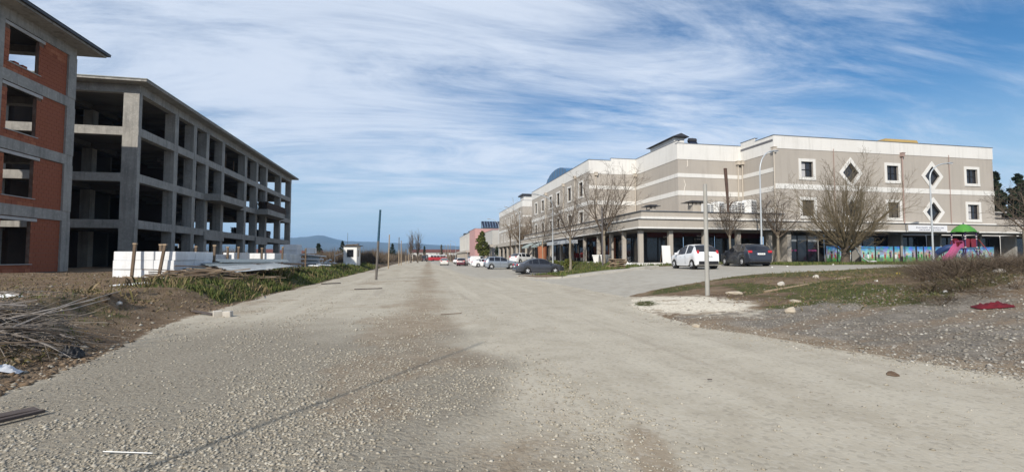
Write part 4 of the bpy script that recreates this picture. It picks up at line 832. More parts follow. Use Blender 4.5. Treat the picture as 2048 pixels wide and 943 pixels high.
greyp=mat('plaster_grey',(0.46,0.45,0.42),0.9,(0.40,0.39,0.365),0.4,0.7); pinkp=mat('plaster_pink',(0.49,0.29,0.275),0.9,(0.44,0.26,0.25),0.4,0.7,streak=((0.34,0.17,0.16),0.35)); whitep=mat('plaster_offwhite',(0.56,0.54,0.49),0.9,(0.48,0.46,0.42),0.4,0.7)
block('link_block','low plain grey block beside the pink building',20.0,40,128,150,9.3,greyp,(),(),4.5,False)
rP,oP=block('pink_building','flat roofed pink building with solar panels on top, far along the street',18.35,48,155,172,11.4,pinkp,(),(),None,False)
sp_=MB(); 
for i in range(7):
    x=22.4+i*1.0; f=part('solar_panel',MB().add([(x,166,12.6),(x+0.9,166,12.6),(x+0.9,169,15.0),(x,169,15.0),(x,166,12.54),(x+0.9,166,12.54),(x+0.9,169,14.94),(x,169,14.94)],[(0,1,2,3),(7,6,5,4),(0,4,5,1),(1,5,6,2),(2,6,7,3),(3,7,4,0)]),mat('solar_cell',(0.012,0.018,0.04),0.25,spec=0.6),rP,oP)
part('panel_stand',MB().box(22.3,29.5,165.9,166.1,11.2,12.5).box(22.3,22.5,168.8,169,11.2,14.9).box(29.2,29.4,168.8,169,11.2,14.9),dark_metal,rP,oP)
rW,oW=block('row_building','long off-white building with upright window strips, farthest on the right side of the street',18.3,40,172.2,214,10.9,whitep,((4.8,9.6),),tuple(np.arange(174,212,6.0)),3.6,False,sur=0.15,pw=1.5)
for i,(y,h) in enumerate(((178,0.9),(188,0.7),(199,1.1))): part('roof_box',MB().box(18.9,21.5,y,y+4,10.8,11.0+h),dark_metal,rW,oW)
# small building behind the right end of the arcade
r2=thing('annex_building','low dark roofed annex at the right end of the arcade, in front of the conifers','building',(64,48,1))
part('wall',MB().box(56.5,76,46,56,1.0,6.2),plaster_w,r2,(64,48,1)); part('roof',MB().box(55.9,77,45.2,57,6.2,6.6),mat('annex_roof',(0.05,0.03,0.028),0.8),r2,(64,48,1))
part('parapet',MB().box(56.2,77,36.0,36.3,4.55,5.4),plaster,r2,(64,48,1)); part('parapet_cap',MB().box(56.1,77.1,35.9,36.4,5.4,5.5),dark_metal,r2,(64,48,1))
part('roof_room',MB().box(57,60.5,38,41,4.55,6.2),plaster,r2,(64,48,1)); part('roof_room_cap',MB().box(56.7,60.8,37.7,41.3,6.2,6.35),lintel_m,r2,(64,48,1))
# ================================================================ trees
def grow(mb,p,d,L,r,lvl,rr,P):
    """one limb: a bent tapered tube, then its side limbs"""
    n=max(2,int(P['seg'][lvl])); pts=[p.copy()]; rad=[r]; dirs=[d.copy()]; cur=p.copy(); dd=d.copy(); tip=P['tip'][lvl]
    for i in range(n):
        dd=(dd+Vector((rr.uniform(-1,1),rr.uniform(-1,1),rr.uniform(-1,1)))*P['wob'][lvl]+Vector((0,0,P['up'][lvl]))).normalized()
        cur=cur+dd*(L/n); pts.append(cur.copy()); rad.append(max(r*(1-(1-tip)*(i+1)/n),P['rmin'])); dirs.append(dd.copy())
    mb.tube(pts,rad,P['sides'][lvl],cap=False)
    if lvl+1>=P['levels']: return
    k=P['kids'][lvl]; k=k if isinstance(k,int) else rr.randint(*k); a0=rr.uniform(0,6.28)
    for j in range(k):
        t=P['from'][lvl]+(1-P['from'][lvl])*((j+rr.random())/k); x=t*n; i=min(int(x),n-1); f=x-i
        q=pts[i].lerp(pts[i+1],f); dq=dirs[i+1]; ang=R(rr.uniform(*P['ang'][lvl])); az=a0+j*2.4+rr.uniform(-.4,.4)
        s=dq.orthogonal().normalized(); s.rotate(Matrix.Rotation(az,3,dq)); nd=(dq*math.cos(ang)+s*math.sin(ang)).normalized()
        grow(mb,q,nd,L*P['len'][lvl]*rr.uniform(0.7,1.15)*(1-P['cone'][lvl]*t),max(rad[i]*P['rad'][lvl]*rr.uniform(.8,1.1),P['rmin']),lvl+1,rr,P)
def bare_tree(name,label,x,y,P,H,trunk_h,trunk_r,seed,group=None,z=None,m=None,mt=None,lean=(0,0),stems=None,cat='tree'):
    rr=random.Random(seed); z=zgs(x,y)-0.03 if z is None else z; root=thing(name,label,cat,(x,y,z),0,group)
    t=MB(); top=Vector((lean[0]*trunk_h,lean[1]*trunk_h,trunk_h)); pts=[Vector((0,0,0))]; 
    for i in range(1,5): f=i/4; pts.append(Vector((top.x*f+rr.uniform(-.03,.03),top.y*f+rr.uniform(-.03,.03),trunk_h*f)))
    t.tube(pts,[trunk_r*1.35,trunk_r*1.08,trunk_r,trunk_r*.95,trunk_r*.9],9); part('trunk',t,mt or bark,root,sm=60)
    c=MB(); n=stems or P['stems']
    for j in range(n):
        a=j*2.4+rr.uniform(-.3,.3); sp=R(rr.uniform(*P['spread'])); sp=sp if j else R(P['lead'])
        d=Vector((math.sin(sp)*math.cos(a),math.sin(sp)*math.sin(a),math.cos(sp))); h=trunk_h*rr.uniform(P.get('low',0.92),1.0) if j else trunk_h
        q=Vector((top.x*h/trunk_h,top.y*h/trunk_h,h-0.03))
        grow(c,q,d,(H-trunk_h)*rr.uniform(*P['stemlen'])*(1.0 if j else P.get('leadlen',1.0)),trunk_r*P['stemr']*rr.uniform(.8,1.1),0,rr,P)
    part('crown',c,m or bark,root,sm=60); return root
STREET=dict(levels=4,seg=(6,4,3,2),wob=(.15,.2,.26,.3),up=(.06,.05,.04,.02),tip=(.3,.3,.35,.5),sides=(6,5,4,3),kids=((8,11),(5,7),(4,5),0),**{'from':(.10,.12,.15,0)},ang=((28,55),(25,55),(25,55),(0,1)),len=(.66,.52,.5,0),cone=(.45,.3,.2,0),rad=(.55,.55,.6,0),rmin=.0055,stems=7,spread=(20,52),lead=4,stemlen=(.62,.92),leadlen=1.15,stemr=.5,low=.82)
FAN=dict(levels=4,seg=(6,4,3,2),wob=(.13,.17,.2,.25),up=(.03,.05,.06,.05),tip=(.35,.35,.4,.5),sides=(6,4,3,3),kids=((8,11),(5,7),(3,5),0),**{'from':(.12,.12,.12,0)},ang=((14,40),(16,46),(18,50),(0,1)),len=(.62,.55,.55,0),cone=(.4,.3,.2,0),rad=(.5,.5,.6,0),rmin=.005,stems=24,spread=(6,66),lead=5,stemlen=(.6,.97),stemr=.23,low=.55)
SLIM=dict(levels=3,seg=(6,4,3),wob=(.05,.09,.14),up=(.06,.10,.08),tip=(.25,.3,.4),sides=(5,4,3),kids=((14,18),(5,8),0),**{'from':(.05,.15,0)},ang=((18,42),(20,45),(0,1)),len=(.42,.5,0),cone=(.4,.3,0),rad=(.45,.55,0),rmin=.010,stems=3,spread=(5,16),lead=2,stemlen=(.8,1.0),stemr=.7,low=.9)
bare_tree('bare_tree','bare street tree with the widest open crown, beside the pallet heap',15.95,38.5,STREET,9.3,2.9,.13,21,'bare street trees',m=bark,mt=bark_pale,lean=(.01,0))
bare_tree('bare_tree','bare street tree just right of the dark sedan bonnet',14.15,42.4,STREET,8.0,3.3,.11,22,'bare street trees',mt=bark_pale,stems=7)
bare_tree('bare_tree','small bare tree behind the white and dark hatchbacks, left of a lamp post',23.75,32.2,STREET,5.3,2.2,.08,23,'bare street trees',mt=bark_pale,stems=6)
bare_tree('bare_tree','bare young tree at the wide beige pier, right of the dark hatchback',28.2,32.3,STREET,5.9,2.3,.11,24,'bare street trees',mt=bark_pale,stems=7)
bare_tree('bare_tree','big bushy bare tree with fanned branches in front of the diamond windows',29.95,28.0,FAN,6.7,1.35,.27,25,'bare street trees',mt=bark,m=mat('bark_olive',(0.175,0.14,0.085),0.95,(0.11,0.09,0.06),4,0.8))
bare_tree('bare_tree','bare tree with upright limbs in a terracotta tub by the cafe awning',15.6,58.0,FAN,7.6,2.4,.13,26,'bare street trees',mt=bark_pale,stems=7)
bare_tree('bare_tree','dense bare tree standing by the beige block behind the silver car',18.0,82.0,STREET,9.4,2.8,.2,27,'bare street trees',m=mat('bark_tan',(0.24,0.18,0.12),0.95,(0.15,0.115,0.08),4,0.7),stems=9)
bare_tree('bare_tree','pale trunked bare tree at the right edge beyond the playground',46.2,27.6,STREET,6.8,2.6,.15,28,'bare street trees',mt=bark_pale,stems=4)
bare_tree('bare_tree','dark half-dead tree beside a street lamp in front of the beige block',16.9,86.0,SLIM,6.9,3.6,.13,31,'bare street trees',stems=2,m=bark)
bare_tree('poplar','tall bare poplar on the left of the distant pair at the street end',-2.5,150,SLIM,9.6,2.0,.22,29,'distant poplars',m=bark,stems=4)
bare_tree('poplar','bare poplar on the right of the distant pair at the street end',-.4,152,SLIM,9.2,2.0,.22,30,'distant poplars',m=bark,stems=4)
# foliage trees
def leaves(mb,pts,size,rr,nrm=None):
    for p in pts:
        a=Vector((rr.uniform(-1,1),rr.uniform(-1,1),rr.uniform(-.7,.7))).normalized(); b=a.orthogonal().normalized(); b.rotate(Matrix.Rotation(rr.uniform(0,6.28),3,a)); s=size*rr.uniform(.6,1.3)
        mb.add([tuple(Vector(p)-a*s),tuple(Vector(p)+b*s*.45),tuple(Vector(p)+a*s),tuple(Vector(p)-b*s*.45)],[(0,1,2,3)])
def conifer(name,label,x,y,H,Rb,seed,m,z=None,n=2600,size=.16,base=.14,round_=0.5,group=None):
    rr=random.Random(seed); z=zgs(x,y) if z is None else z; root=thing(name,label,'tree',(x,y,z),0,group)
    part('trunk',MB().tube([(0,0,-.1),(0,0,H*.5),(0,0,H*.92)],[H*.028,H*.018,H*.006],8),bark,root,sm=50)
    mb=MB(); pts=[]; lobes=[]
    for k in range(int(46+H*3)):
        t=rr.random()**.8; zz=H*(base+(1-base)*t); w=Rb*(max(0.0,1-t)**round_)*min(1,(t+.10)*4.5); a=rr.uniform(0,6.28); rad=w*rr.uniform(.35,1.0); lobes.append((rad*math.cos(a),rad*math.sin(a),zz,max(.16,w*.34)*rr.uniform(.7,1.2)))
    per=n//len(lobes)
    for (lx,ly,lz,lr) in lobes:
        for i in range(per):
            v=Vector((rr.gauss(0,1),rr.gauss(0,1),rr.gauss(0,1.15))).normalized()*lr*rr.random()**.4; pts.append((lx+v.x,ly+v.y,lz+v.z))
    leaves(mb,pts,size,rr); part('crown',mb,m,root); return root
thuja=island_mat('thuja_needles',[(0.045,0.06,0.012),(0.09,0.105,0.02),(0.13,0.13,0.03),(0.06,0.075,0.015)],.85); pine_m=island_mat('pine_needles',[(0.012,0.022,0.012),(0.024,0.038,0.018),(0.018,0.03,0.016),(0.035,0.045,0.02)],.9)
conifer('thuja_tree','rounded green conifer in front of the pink building',16.7,125,8.2,2.45,41,thuja,z=.55,n=5200,size=.26,base=.20,round_=.62)
for i,(x,y,H,lab) in enumerate(((78.6,50,12.3,'tall dark conifer next to the right end of the beige building'),(80.8,51.5,11.4,'dark conifer second from the beige building end'),(83.0,50,12.2,'dark conifer behind the bare tree at the right edge'),(77.8,53,10.9,'dark conifer just peeping past the beige building corner'),(85.2,51,11.7,'dark conifer at the far right edge of the picture'),(79.6,47.6,8.6,'low dark conifer in front of the tall ones at right'),(82.2,47.2,8.9,'low dark conifer below the treetops at the right edge'))):
    conifer('dark_conifer',lab,x,y,H,2.7,50+i,pine_m,z=1.0,n=4600,size=.32,base=.04,round_=.6,group='dark conifers behind the right end')
conifer('clipped_shrub','dark green bushy shrub beside the low grey block, behind the lamp',17.6,104,3.6,1.2,61,pine_m,z=.7,n=1100,size=.2,base=.08,round_=.4)
conifer('garden_shrub','low green shrub in the grass between the sedan and the cafe',13.9,46.5,.9,.75,62,thuja,n=900,size=.10,base=.05,round_=.4)
conifer('garden_shrub','green shrub right of the low one, in front of the cafe tables',14.8,44.8,.75,.8,63,thuja,n=900,size=.10,base=.05,round_=.4)
# far scrub: leafless brown thicket on the plain, one mass
def thicket(name,label,n,fx,seed,hlo,hhi,m,per=46,wmin=.004,lean=.0):
    r=np.random.RandomState(seed); V=[];C=[]
    for i in range(n):
        x,y=fx(r); h=r.uniform(hlo,hhi); w=h*r.uniform(.5,.9); z=zgs(x,y); k=per
        a=r.rand(k)*6.283; q=r.rand(k); bx=x+np.cos(a)*w*q*.5; by=y+np.sin(a)*w*q*.5; tx=x+np.cos(a)*w*q+r.normal(0,.25+lean*h,k); ty=y+np.sin(a)*w*q+r.normal(0,.25+lean*h,k); tz=z+h*np.sqrt(1-.75*q*q)*r.uniform(.55,1,k); ww=wmin+.00045*y*r.uniform(.6,1.4,k)
        b=r.rand(k)*6.283; v=np.zeros((k,3,3)); v[:,0]=np.stack([bx-np.cos(b)*ww,by-np.sin(b)*ww,np.full(k,z-.05)],-1); v[:,1]=np.stack([bx+np.cos(b)*ww,by+np.sin(b)*ww,np.full(k,z-.05)],-1); v[:,2]=np.stack([tx,ty,tz],-1); V.append(v.reshape(-1,3))
    V=np.concatenate(V); F=np.arange(len(V)).reshape(-1,3); o=obj(name,fastmesh(name,V,F),m); o['kind']='stuff'; o['label']=label; o['category']='scrub'
scrub_m=island_mat('scrub_twigs',[(0.135,0.10,0.075),(0.085,0.065,0.05),(0.17,0.13,0.09),(0.11,0.085,0.055)],.95)
def fx1(r): 
    y=r.uniform(88,260); return r.uniform(-9-(y-88)*.75,-7.5),y
thicket('scrub_thicket','brown leafless scrub on the plain left of the street end',1500,fx1,71,1.4,3.4,scrub_m)
def fx2(r):
    y=r.uniform(230,600); return r.uniform(-.55*y,.18*y),y
thicket('distant_wood','distant brown tree belt under the blue hills',1700,fx2,72,3.5,8.5,scrub_m,30)
_cl=np.random.RandomState(5); _cy=_cl.uniform(8.0,15.5,26); _cx=1.3*_cy+_cl.uniform(.3,9,26)
def fx3(r):
    while True:
        k=r.randint(26); x=_cx[k]+r.normal(0,.9); y=_cy[k]+r.normal(0,.7)
        if x>1.28*y+.6*r.rand() and 7.8<y<17: return x,y
thicket('bramble','tangled brown dead brambles on the mound at right',560,fx3,73,.12,.66,scrub_m,90,.0015,1.0)
def fx4(r):
    while True:
        x=r.uniform(15,30); y=r.uniform(10,18)
        if x>1.33*y and vnoise(x,y,.45,5)>.52: return x,y
thicket('tall_bramble','taller brown dead stems along the mound crest at right',95,fx4,74,.35,1.25,scrub_m,60,.0015,.8)
for i,(x,y,H,lab) in enumerate(((-38,190,7,'dark rounded conifer on the far plain left of the booth'),(-33,215,8.5,'small dark conifer on the plain just left of the booth'),(-12.5,230,8,'dark conifer right of the booth beyond the scrub'),(14,300,9.5,'narrow dark cypress on the right above the white hall'),(3.5,310,9,'narrow dark cypress nearer the middle above the white hall'))):
    conifer('field_conifer',lab,x,y,H,2.2 if i<3 else 1.2,80+i,pine_m,z=.3,n=900,size=.5,base=.05,round_=.7,group='conifers on the far plain')
# dead brush heap on the left: each larger branch a part
def brush_heap():
    cx,cy=-5.75,7.9; z=zgs(cx,cy); root=thing('brush_heap','heap of bleached dead branches below the left earth bank','brush heap',(cx,cy,z)); rr=random.Random(5); rest=MB()
    for i in range(520):
        L=rr.uniform(.3,1.15) if i>30 else rr.uniform(.8,1.6); a=rr.uniform(-.5,.9)+(math.pi if i%2 else 0)+(.5 if i%3 else rr.uniform(-.8,.8)); p=Vector((min(rr.gauss(-.5,.6),.25),max(-.9,min(rr.gauss(-.15,.5),.8)),0)); p.z=zgs(cx+p.x,cy+p.y)-z+rr.random()**1.4*.36*math.exp(-(p.x/1.3)**2)
        d=Vector((math.cos(a),math.sin(a),rr.uniform(-.2,.28))).normalized(); pts=[p]; 
        for k in range(5): d=(d+Vector((rr.uniform(-.3,.3),rr.uniform(-.3,.3),rr.uniform(-.3,.14)))).normalized(); q=pts[-1]+d*L/5; q.z=max(q.z,zgs(cx+q.x,cy+q.y)-z+.015); pts.append(q)
        r0=rr.uniform(.003,.010) if i>24 else rr.uniform(.012,.022); mb=MB() if i<70 else rest
        mb.tube(pts,[r0*(1-.13*k) for k in range(6)],5,cap=False)
        if i<70: part('branch',mb,twig_grey if i%4 else twig,root,sm=60)
    o=part('twigs',rest,mat('twig_mid',(0.24,0.21,0.18),.95,(0.13,0.105,0.085),5,.8),root,sm=60); o['kind']='stuff'
    for tip in ((.75,1.25,.62),(.65,1.15,.5),(.5,.85,.55)): part('branch',MB().tube([(-.9,-.2,.1),(-.2,.3,.28),(tip[0]*.6,tip[1]*.6,tip[2]*.75),tip],[.017,.014,.010,.006],6),twig_grey,root,sm=60)
brush_heap()
# ================================================================ street furniture
def street_lamp(label,x,y,H,arm,rise,az,z=None,r=.075):
    z=zgs(x,y) if z is None else z; root=thing('street_lamp',label,'lamp post',(x,y,z),R(90-az),'curved grey street lamps')
    part('base_plate',MB().lathe([(.001,0),(.16,0),(.16,.03),(.11,.06),(.10,.5),(.085,.55)],14),galv,root,sm=40)
    part('pole',MB().tube([(0,0,.5),(0,0,H*.5),(0,0,H)],[r,r*.82,r*.62],12),galv,root,sm=50)
    pts=[(0,0,H)]; 
    for k in range(1,9): t=k/8*math.pi/2*.93; pts.append((arm*(1-math.cos(t)),0,H+rise*math.sin(t)))
    part('arm',MB().tube(pts,[r*.6]*9,8),galv,root,sm=50)
    e=Vector(pts[-1]); hd=MB(); prof=[(0,.05,.04),(.12,.10,.07),(.45,.13,.08),(.7,.09,.05),(.78,.02,.02)]; n=10
    for dx,w,h in prof:
        for j in range(n): t=2*math.pi*j/n; hd.v.append((e.x+dx,e.y+w*math.cos(t),e.z+dx*.12+h*math.sin(t)*(1 if math.sin(t)>0 else .5)))
    for i in range(len(prof)-1):
        for j in range(n): hd.f.append((i*n+j,i*n+(j+1)%n,(i+1)*n+(j+1)%n,(i+1)*n+j))
    h=part('lamp_head',hd,mat('lamp_housing',(.30,.32,.34),.5),root,sm=50)
    part('lamp_glass',MB().box(e.x+.2,e.x+.62,e.y-.08,e.y+.08,e.z-.03,e.z+.012),lamp_clear,h); return root
street_lamp('grey street lamp in front of the inner corner of the beige building',25.85,31.3,7.1,1.45,1.75,80)
street_lamp('grey street lamp left of the playground slide',39.8,29.5,6.8,2.2,1.3,85)
street_lamp('grey street lamp over the parked dark sedan, arm towards the road',12.95,44.2,6.6,1.55,1.1,-85)
street_lamp('grey street lamp beside the bare tree by the beige block',16.5,76,7.3,2.0,1.6,-85)
street_lamp('grey street lamp in front of the pink building',17.6,103,7.5,2.2,1.7,-85)
street_lamp('small far street lamp at the corner of the off-white row building',16.9,165,7.6,2.0,1.4,-85)
street_lamp('smallest far street lamp near the end of the street',15.8,205,7.2,2.0,1.3,-85)
def post(label,x,y,H,r,m,lean=(0,0),cat='pole',name='utility_pole',top=None,z=None,group='poles along the left road edge',sides=9):
    z=zgs(x,y) if z is None else z; root=thing(name,label,cat,(x,y,z),0,group); split=.55
    p=lambda t:(lean[0]*t*H,lean[1]*t*H,t*H-.1*(t==0))
    part('shaft',MB().tube([p(0),p(split)],[r,r*.95],sides),m,root,sm=50); part('upper_shaft',MB().tube([p(split),p(1)],[r*.95,r*.82],sides),top or m,root,sm=50)
    return root
teal=mat('teal_paint',(0.02,0.075,0.12),.6,(0.015,0.05,0.085),3,.7); polegrey=mat('pole_brown_grey',(0.14,0.125,0.11),.8,(0.09,0.08,0.07),4,.7); polew=mat('pole_tan',(0.37,0.29,0.20),.85,(0.26,0.20,0.14),4,.7)
post('tall leaning steel pole, teal at the top, standing in the gravel road',-2.83,32.7,4.75,.085,polegrey,(.045,.02),top=teal)
for i,(x,y,H,l,lab) in enumerate(((-4.1,66,4.7,.02,'second nearest pole in the row, thin and tan'),(-3.9,95,5.6,.0,'third pole in the left row, grey topped'),(-3.5,97,5.0,-.01,'pole standing close behind the third one'),(-3.3,124,3.9,.0,'short pale pole in the left row'),(-2.9,138,4.2,.01,'short pole with pale sleeve in the left row'),(-2.7,160,3.6,.01,'far short pole second from the end of the left row'),(-2.4,190,3.6,.0,'farthest short pole at the end of the left row'))):
    post(lab,x,y,H,.09,polew,(l,0),top=polegrey if i%2 else polew)
for i,(x,y,H,lab) in enumerate(((7.3,120,5.0,'thin pole beyond the driving white saloon'),(8.8,160,6.0,'thin far pole left of the row building'),(11.5,175,7.0,'taller thin far pole close to the row building'),(9.6,210,7.5,'farthest thin pole in front of the hills'))): post(lab,x,y,H,.07,polew,(0,0),group='poles along the right road edge')
post('pale concrete post with rusty foot in the white gravel patch',9.18,13.6,3.62,.072,mat('post_grey',(.36,.355,.325),.8,(.29,.28,.26),3,.7,streak=((.2,.15,.11),.5)),(-.005,0),group=None,name='concrete_post')
post('dark grey slim post in the grass between the two bare trees',15.2,37.0,5.0,.07,mat('post_dark',(.11,.10,.10),.7,(.07,.065,.065),3,.7),(-.004,0),group=None,name='steel_post')
post('pale leaning post by the arcade awnings behind the sedan',13.4,49.5,3.3,.05,polew,(-.03,0),group=None,name='steel_post')
post('thin steel post behind the viewer whose long shadow crosses the gravel',-5.15,-1.2,7.0,.024,galv,(0,0),group=None,name='steel_post',z=0.0)
fp=thing('fallen_pole','long white pole leaning from the bushy bare tree down to the grass','pole',(32.6,29.2,zgs(32.6,29.2)))
part('shaft',MB().tube([(-1.35,-.2,2.1),(-.75,-.15,1.45),(0,0,.55),(1.1,.2,.06)],[.035,.04,.05,.06],8),white_plastic,fp,sm=50); part('shade',MB().lathe([(.001,-.3),(.07,-.28),(.12,.1),(.10,.3),(.001,.34)],12,(1.35,.25,.13),'x'),white_plastic,fp,sm=40)
# rusty stove flue on the canopy roof
fl=thing('stove_flue','rusty black stove flue rising from the canopy roof behind the small tree','flue',(26.5,36.2,5.22))
part('pipe',MB().tube([(.12,0,0),(.1,0,1.2),(.02,0,2.6),(-.08,0,4.05)],[.09,.1,.13,.14],10),rust,fl,sm=50); part('cap',MB().lathe([(.001,.10),(.13,.06),(.15,0),(.14,-.02)],10,(-.085,0,4.07)),rust,fl,sm=40); part('elbow',MB().tube([(.12,0,.6),(.45,0,1.1),(.62,0,1.2)],[.05,.05,.05],8),rust,fl,sm=50)
# air conditioners on the canopy roof
def ac(label,x,y,w,d,h,rz,seed):
    root=thing('air_conditioner',label,'air conditioner',(x,y,5.222),R(rz),'roof air conditioners'); part('casing',MB().box(-w/2,w/2,-d/2,d/2,.08,h),white_plastic,root,bev=.015); part('foot',MB().box(-w/2+.05,w/2-.05,-d/2+.03,-d/2+.1,0,.08),dark_metal,root); part('foot',MB().box(-w/2+.05,w/2-.05,d/2-.1,d/2-.03,0,.08),dark_metal,root)
    for k in range(3 if w>.9 else 2):
        n=3 if w>.9 else 2; a=-w/2+.06+k*(w-.12)/n; g=part('grille',MB().box(a+.03,a+(w-.12)/n-.03,-d/2-.012,-d/2-.002,.16,h-.1),mat('grille_grey',(.16,.17,.18),.6),root)
        for q in range(5): part('slat',MB().box(a+.03,a+(w-.12)/n-.03,-d/2-.022,-d/2-.013,.2+q*(h-.35)/4,.24+q*(h-.35)/4),white_plastic,g)
    part('top_fan',MB().lathe([(.02,h+.005),(.22,h+.005),(.24,h+.05),(.20,h+.05)],14),dark_metal,root)
    return root
for i,(x,y,w,d,h,rz,lab) in enumerate(((24.95,36.7,.8,.75,1.02,0,'leftmost small air conditioner on the canopy roof'),(25.75,36.4,.75,.75,1.15,20,'white air conditioner left of the rusty flue, second from left'),(27.15,36.6,1.0,.75,1.05,0,'middle air conditioner just right of the rusty flue'),(28.25,36.9,.8,.8,1.3,-10,'grey sided air conditioner next to the tallest one'),(29.0,36.5,1.05,.8,1.4,25,'tallest air conditioner at the right end of the row'))): ac(lab,x,y,w,d,h,rz,i)
wt=thing('solar_water_heater','dark water heater tank on a stand on the flat roof','water heater',(26.7,41.6,11.83)); part('tank',MB().lathe([(.001,-.4),(.24,-.38),(.26,0),(.24,.38),(.001,.4)],14,(0,0,1.35),'x'),dark_metal,wt,sm=40); part('stand',MB().box(-.3,-.25,-.2,.2,0,1.15).box(.25,.3,-.2,.2,0,1.15),dark_metal,wt); part('collector',MB().obox((0,-.45,.85),(.4,0,0),(0,.3,.35),(0,-.02,.02)),MATS['solar_cell'],wt)
# planters, board and clutter under the arcade
for x,y,lab in ((16.2,40.8,'white tapered planter left of the grey slim post'),(16.2,38.9,'white tapered planter beside the widest bare tree')):
    r=thing('planter',lab,'planter',(x,y,zgs(x,y)),0,'white planters'); part('tub',MB().lathe([(.001,0),(.30,0),(.42,.62),(.47,.64),(.47,.74),(.40,.74),(.38,.66),(.001,.66)],4),white_plastic,r); part('soil',MB().lathe([(.001,.68),(.385,.68)],4),mat('soil',(.06,.045,.03),.95),r)
bo=thing('notice_board','blank white upright board leaning against an arcade column','board',(19.0,33.35,FLOOR-.12)); part('sheet',MB().obox((0,0,.78),(.36,0,0),(0,.02,0),(0,.07,.70)),white_plastic,bo); part('prop',MB().bar((.3,.05,1.3),(.34,.4,.0),.04,.04),wood,bo); part('prop',MB().bar((-.3,.05,1.3),(-.34,.4,.0),.04,.04),wood,bo)
def cafe_table(label,x,y,m):
    r=thing('cafe_table',label,'table',(x,y,FLOOR),0,'cafe tables'); part('top',MB().box(-.35,.35,-.35,.35,.72,.76),m,r); part('leg',MB().tube([(0,0,0),(0,0,.72)],.035,8),dark_metal,r); part('foot',MB().lathe([(.001,.0),(.25,.0),(.22,.03),(.001,.04)],12),dark_metal,r)
def cafe_chair(label,x,y,rz,m):
    r=thing('cafe_chair',label,'chair',(x,y,FLOOR),R(rz),'cafe chairs'); part('seat',MB().box(-.2,.2,-.2,.2,.43,.47),m,r); part('backrest',MB().obox((0,.2,.72),(.2,0,0),(0,.015,0),(0,.04,.24)),m,r)
    for a in (-.17,.17):
        for b in (-.17,.17): part('leg',MB().bar((a,b,0),(a,b,.43),.03,.03),dark_metal,r)
redm=mat('red_chair',(.25,.03,.03),.6)
for i,(x,y) in enumerate(((18.2,49.2),(18.2,51.6),(18.2,55.6))): cafe_table('small dark cafe table under the dark awning, '+('nearest','middle','farthest')[i]+' one',x,y,wood); 
for i,(x,y,rz,lab) in enumerate(((17.95,48.3,10,'red cafe chair at the nearest table, front side'),(18.1,50.2,170,'red cafe chair behind the nearest table'),(17.9,50.9,0,'red cafe chair in front of the middle table'),(18.1,52.5,185,'red cafe chair behind the middle table'))): cafe_chair(lab,x,y,rz,redm)
tub=thing('tree_tub','tall terracotta tub round the foot of the tree by the cafe','planter',(15.6,58.0,zgs(15.6,58)-.02)); part('wall',MB().lathe([(.55,0),(.62,2.1),(.56,2.1),(.5,.1)],14),MATS['terracotta_panel'],tub,sm=30)
sb=thing('sidewalk_sign','white folding sign standing by the cafe','sign',(13.8,52.5,zgs(13.8,52.5)),R(-70)); part('panel',MB().obox((0,.12,.6),(.3,0,0),(0,.015,0),(0,-.1,.6)),white_plastic,sb); part('panel',MB().obox((0,-.12,.6),(.3,0,0),(0,.015,0),(0,.1,.6)),white_plastic,sb)
# mannequin stand / clutter in front of the salon
cl=thing('covered_scooter','pale cloth covered scooter in front of the salon window','scooter',(32.6,35.4,FLOOR)); part('cover',MB().lathe([(.5,.55),(.62,.75),(.55,1.05),(.3,1.2),(.1,1.38),(.001,1.4)],9),mat('cover_cloth',(.5,.5,.46),.9,(.4,.4,.37),3,.7),cl,sm=25); part('wheel',MB().lathe([(.12,-.05),(.24,-.05),(.24,.05),(.12,.05)],14,(-.45,0,.24),'y'),rubber,cl); part('wheel',MB().lathe([(.12,-.05),(.24,-.05),(.24,.05),(.12,.05)],14,(.45,0,.24),'y'),rubber,cl); part('body',MB().box(-.4,.4,-.12,.12,.2,.58),white_plastic,cl)
# ================================================================ vehicles
def car_paint(name,c,rough=.3,metal=0.0): return mat(name,c,rough,spec=.5,coat=.6,metal=metal)
def wheel(parent,x,y,r,w,side,rim_m):
    t=MB(); t.lathe([(r*.62,-w/2),(r*.93,-w/2),(r,-w*.3),(r,w*.3),(r*.93,w/2),(r*.62,w/2)],22,(x,y,r),'y'); o=part('wheel',t,rubber,parent,sm=40)
    h=MB(); h.lathe([(.001,0),(r*.62,0)],18,(x,y+side*w*.12,r),'y'); h.lathe([(r*.56,0),(r*.66,0),(r*.66,side*.03),(r*.56,side*.02)],22,(x,y+side*w*.46,r),'y'); part('hub',h,black_trim,o)
    sp=MB()
    for k in range(5):
        a=k*2*math.pi/5+.3; d=Vector((math.cos(a),0,math.sin(a))); e=Vector((-math.sin(a),0,math.cos(a))); c=Vector((x,y+side*w*.42,r)); sp.obox(c+d*r*.31,d*r*.29,e*r*.105,(0,.012,0))
    sp.lathe([(.001,side*.02),(r*.16,side*.015),(r*.17,0)],12,(x,y+side*w*.45,r),'y'); sp.lathe([(r*.57,0),(r*.64,0),(r*.64,side*.02),(r*.57,side*.02)],22,(x,y+side*w*.47,r),'y'); part('rim',sp,rim_m,o)
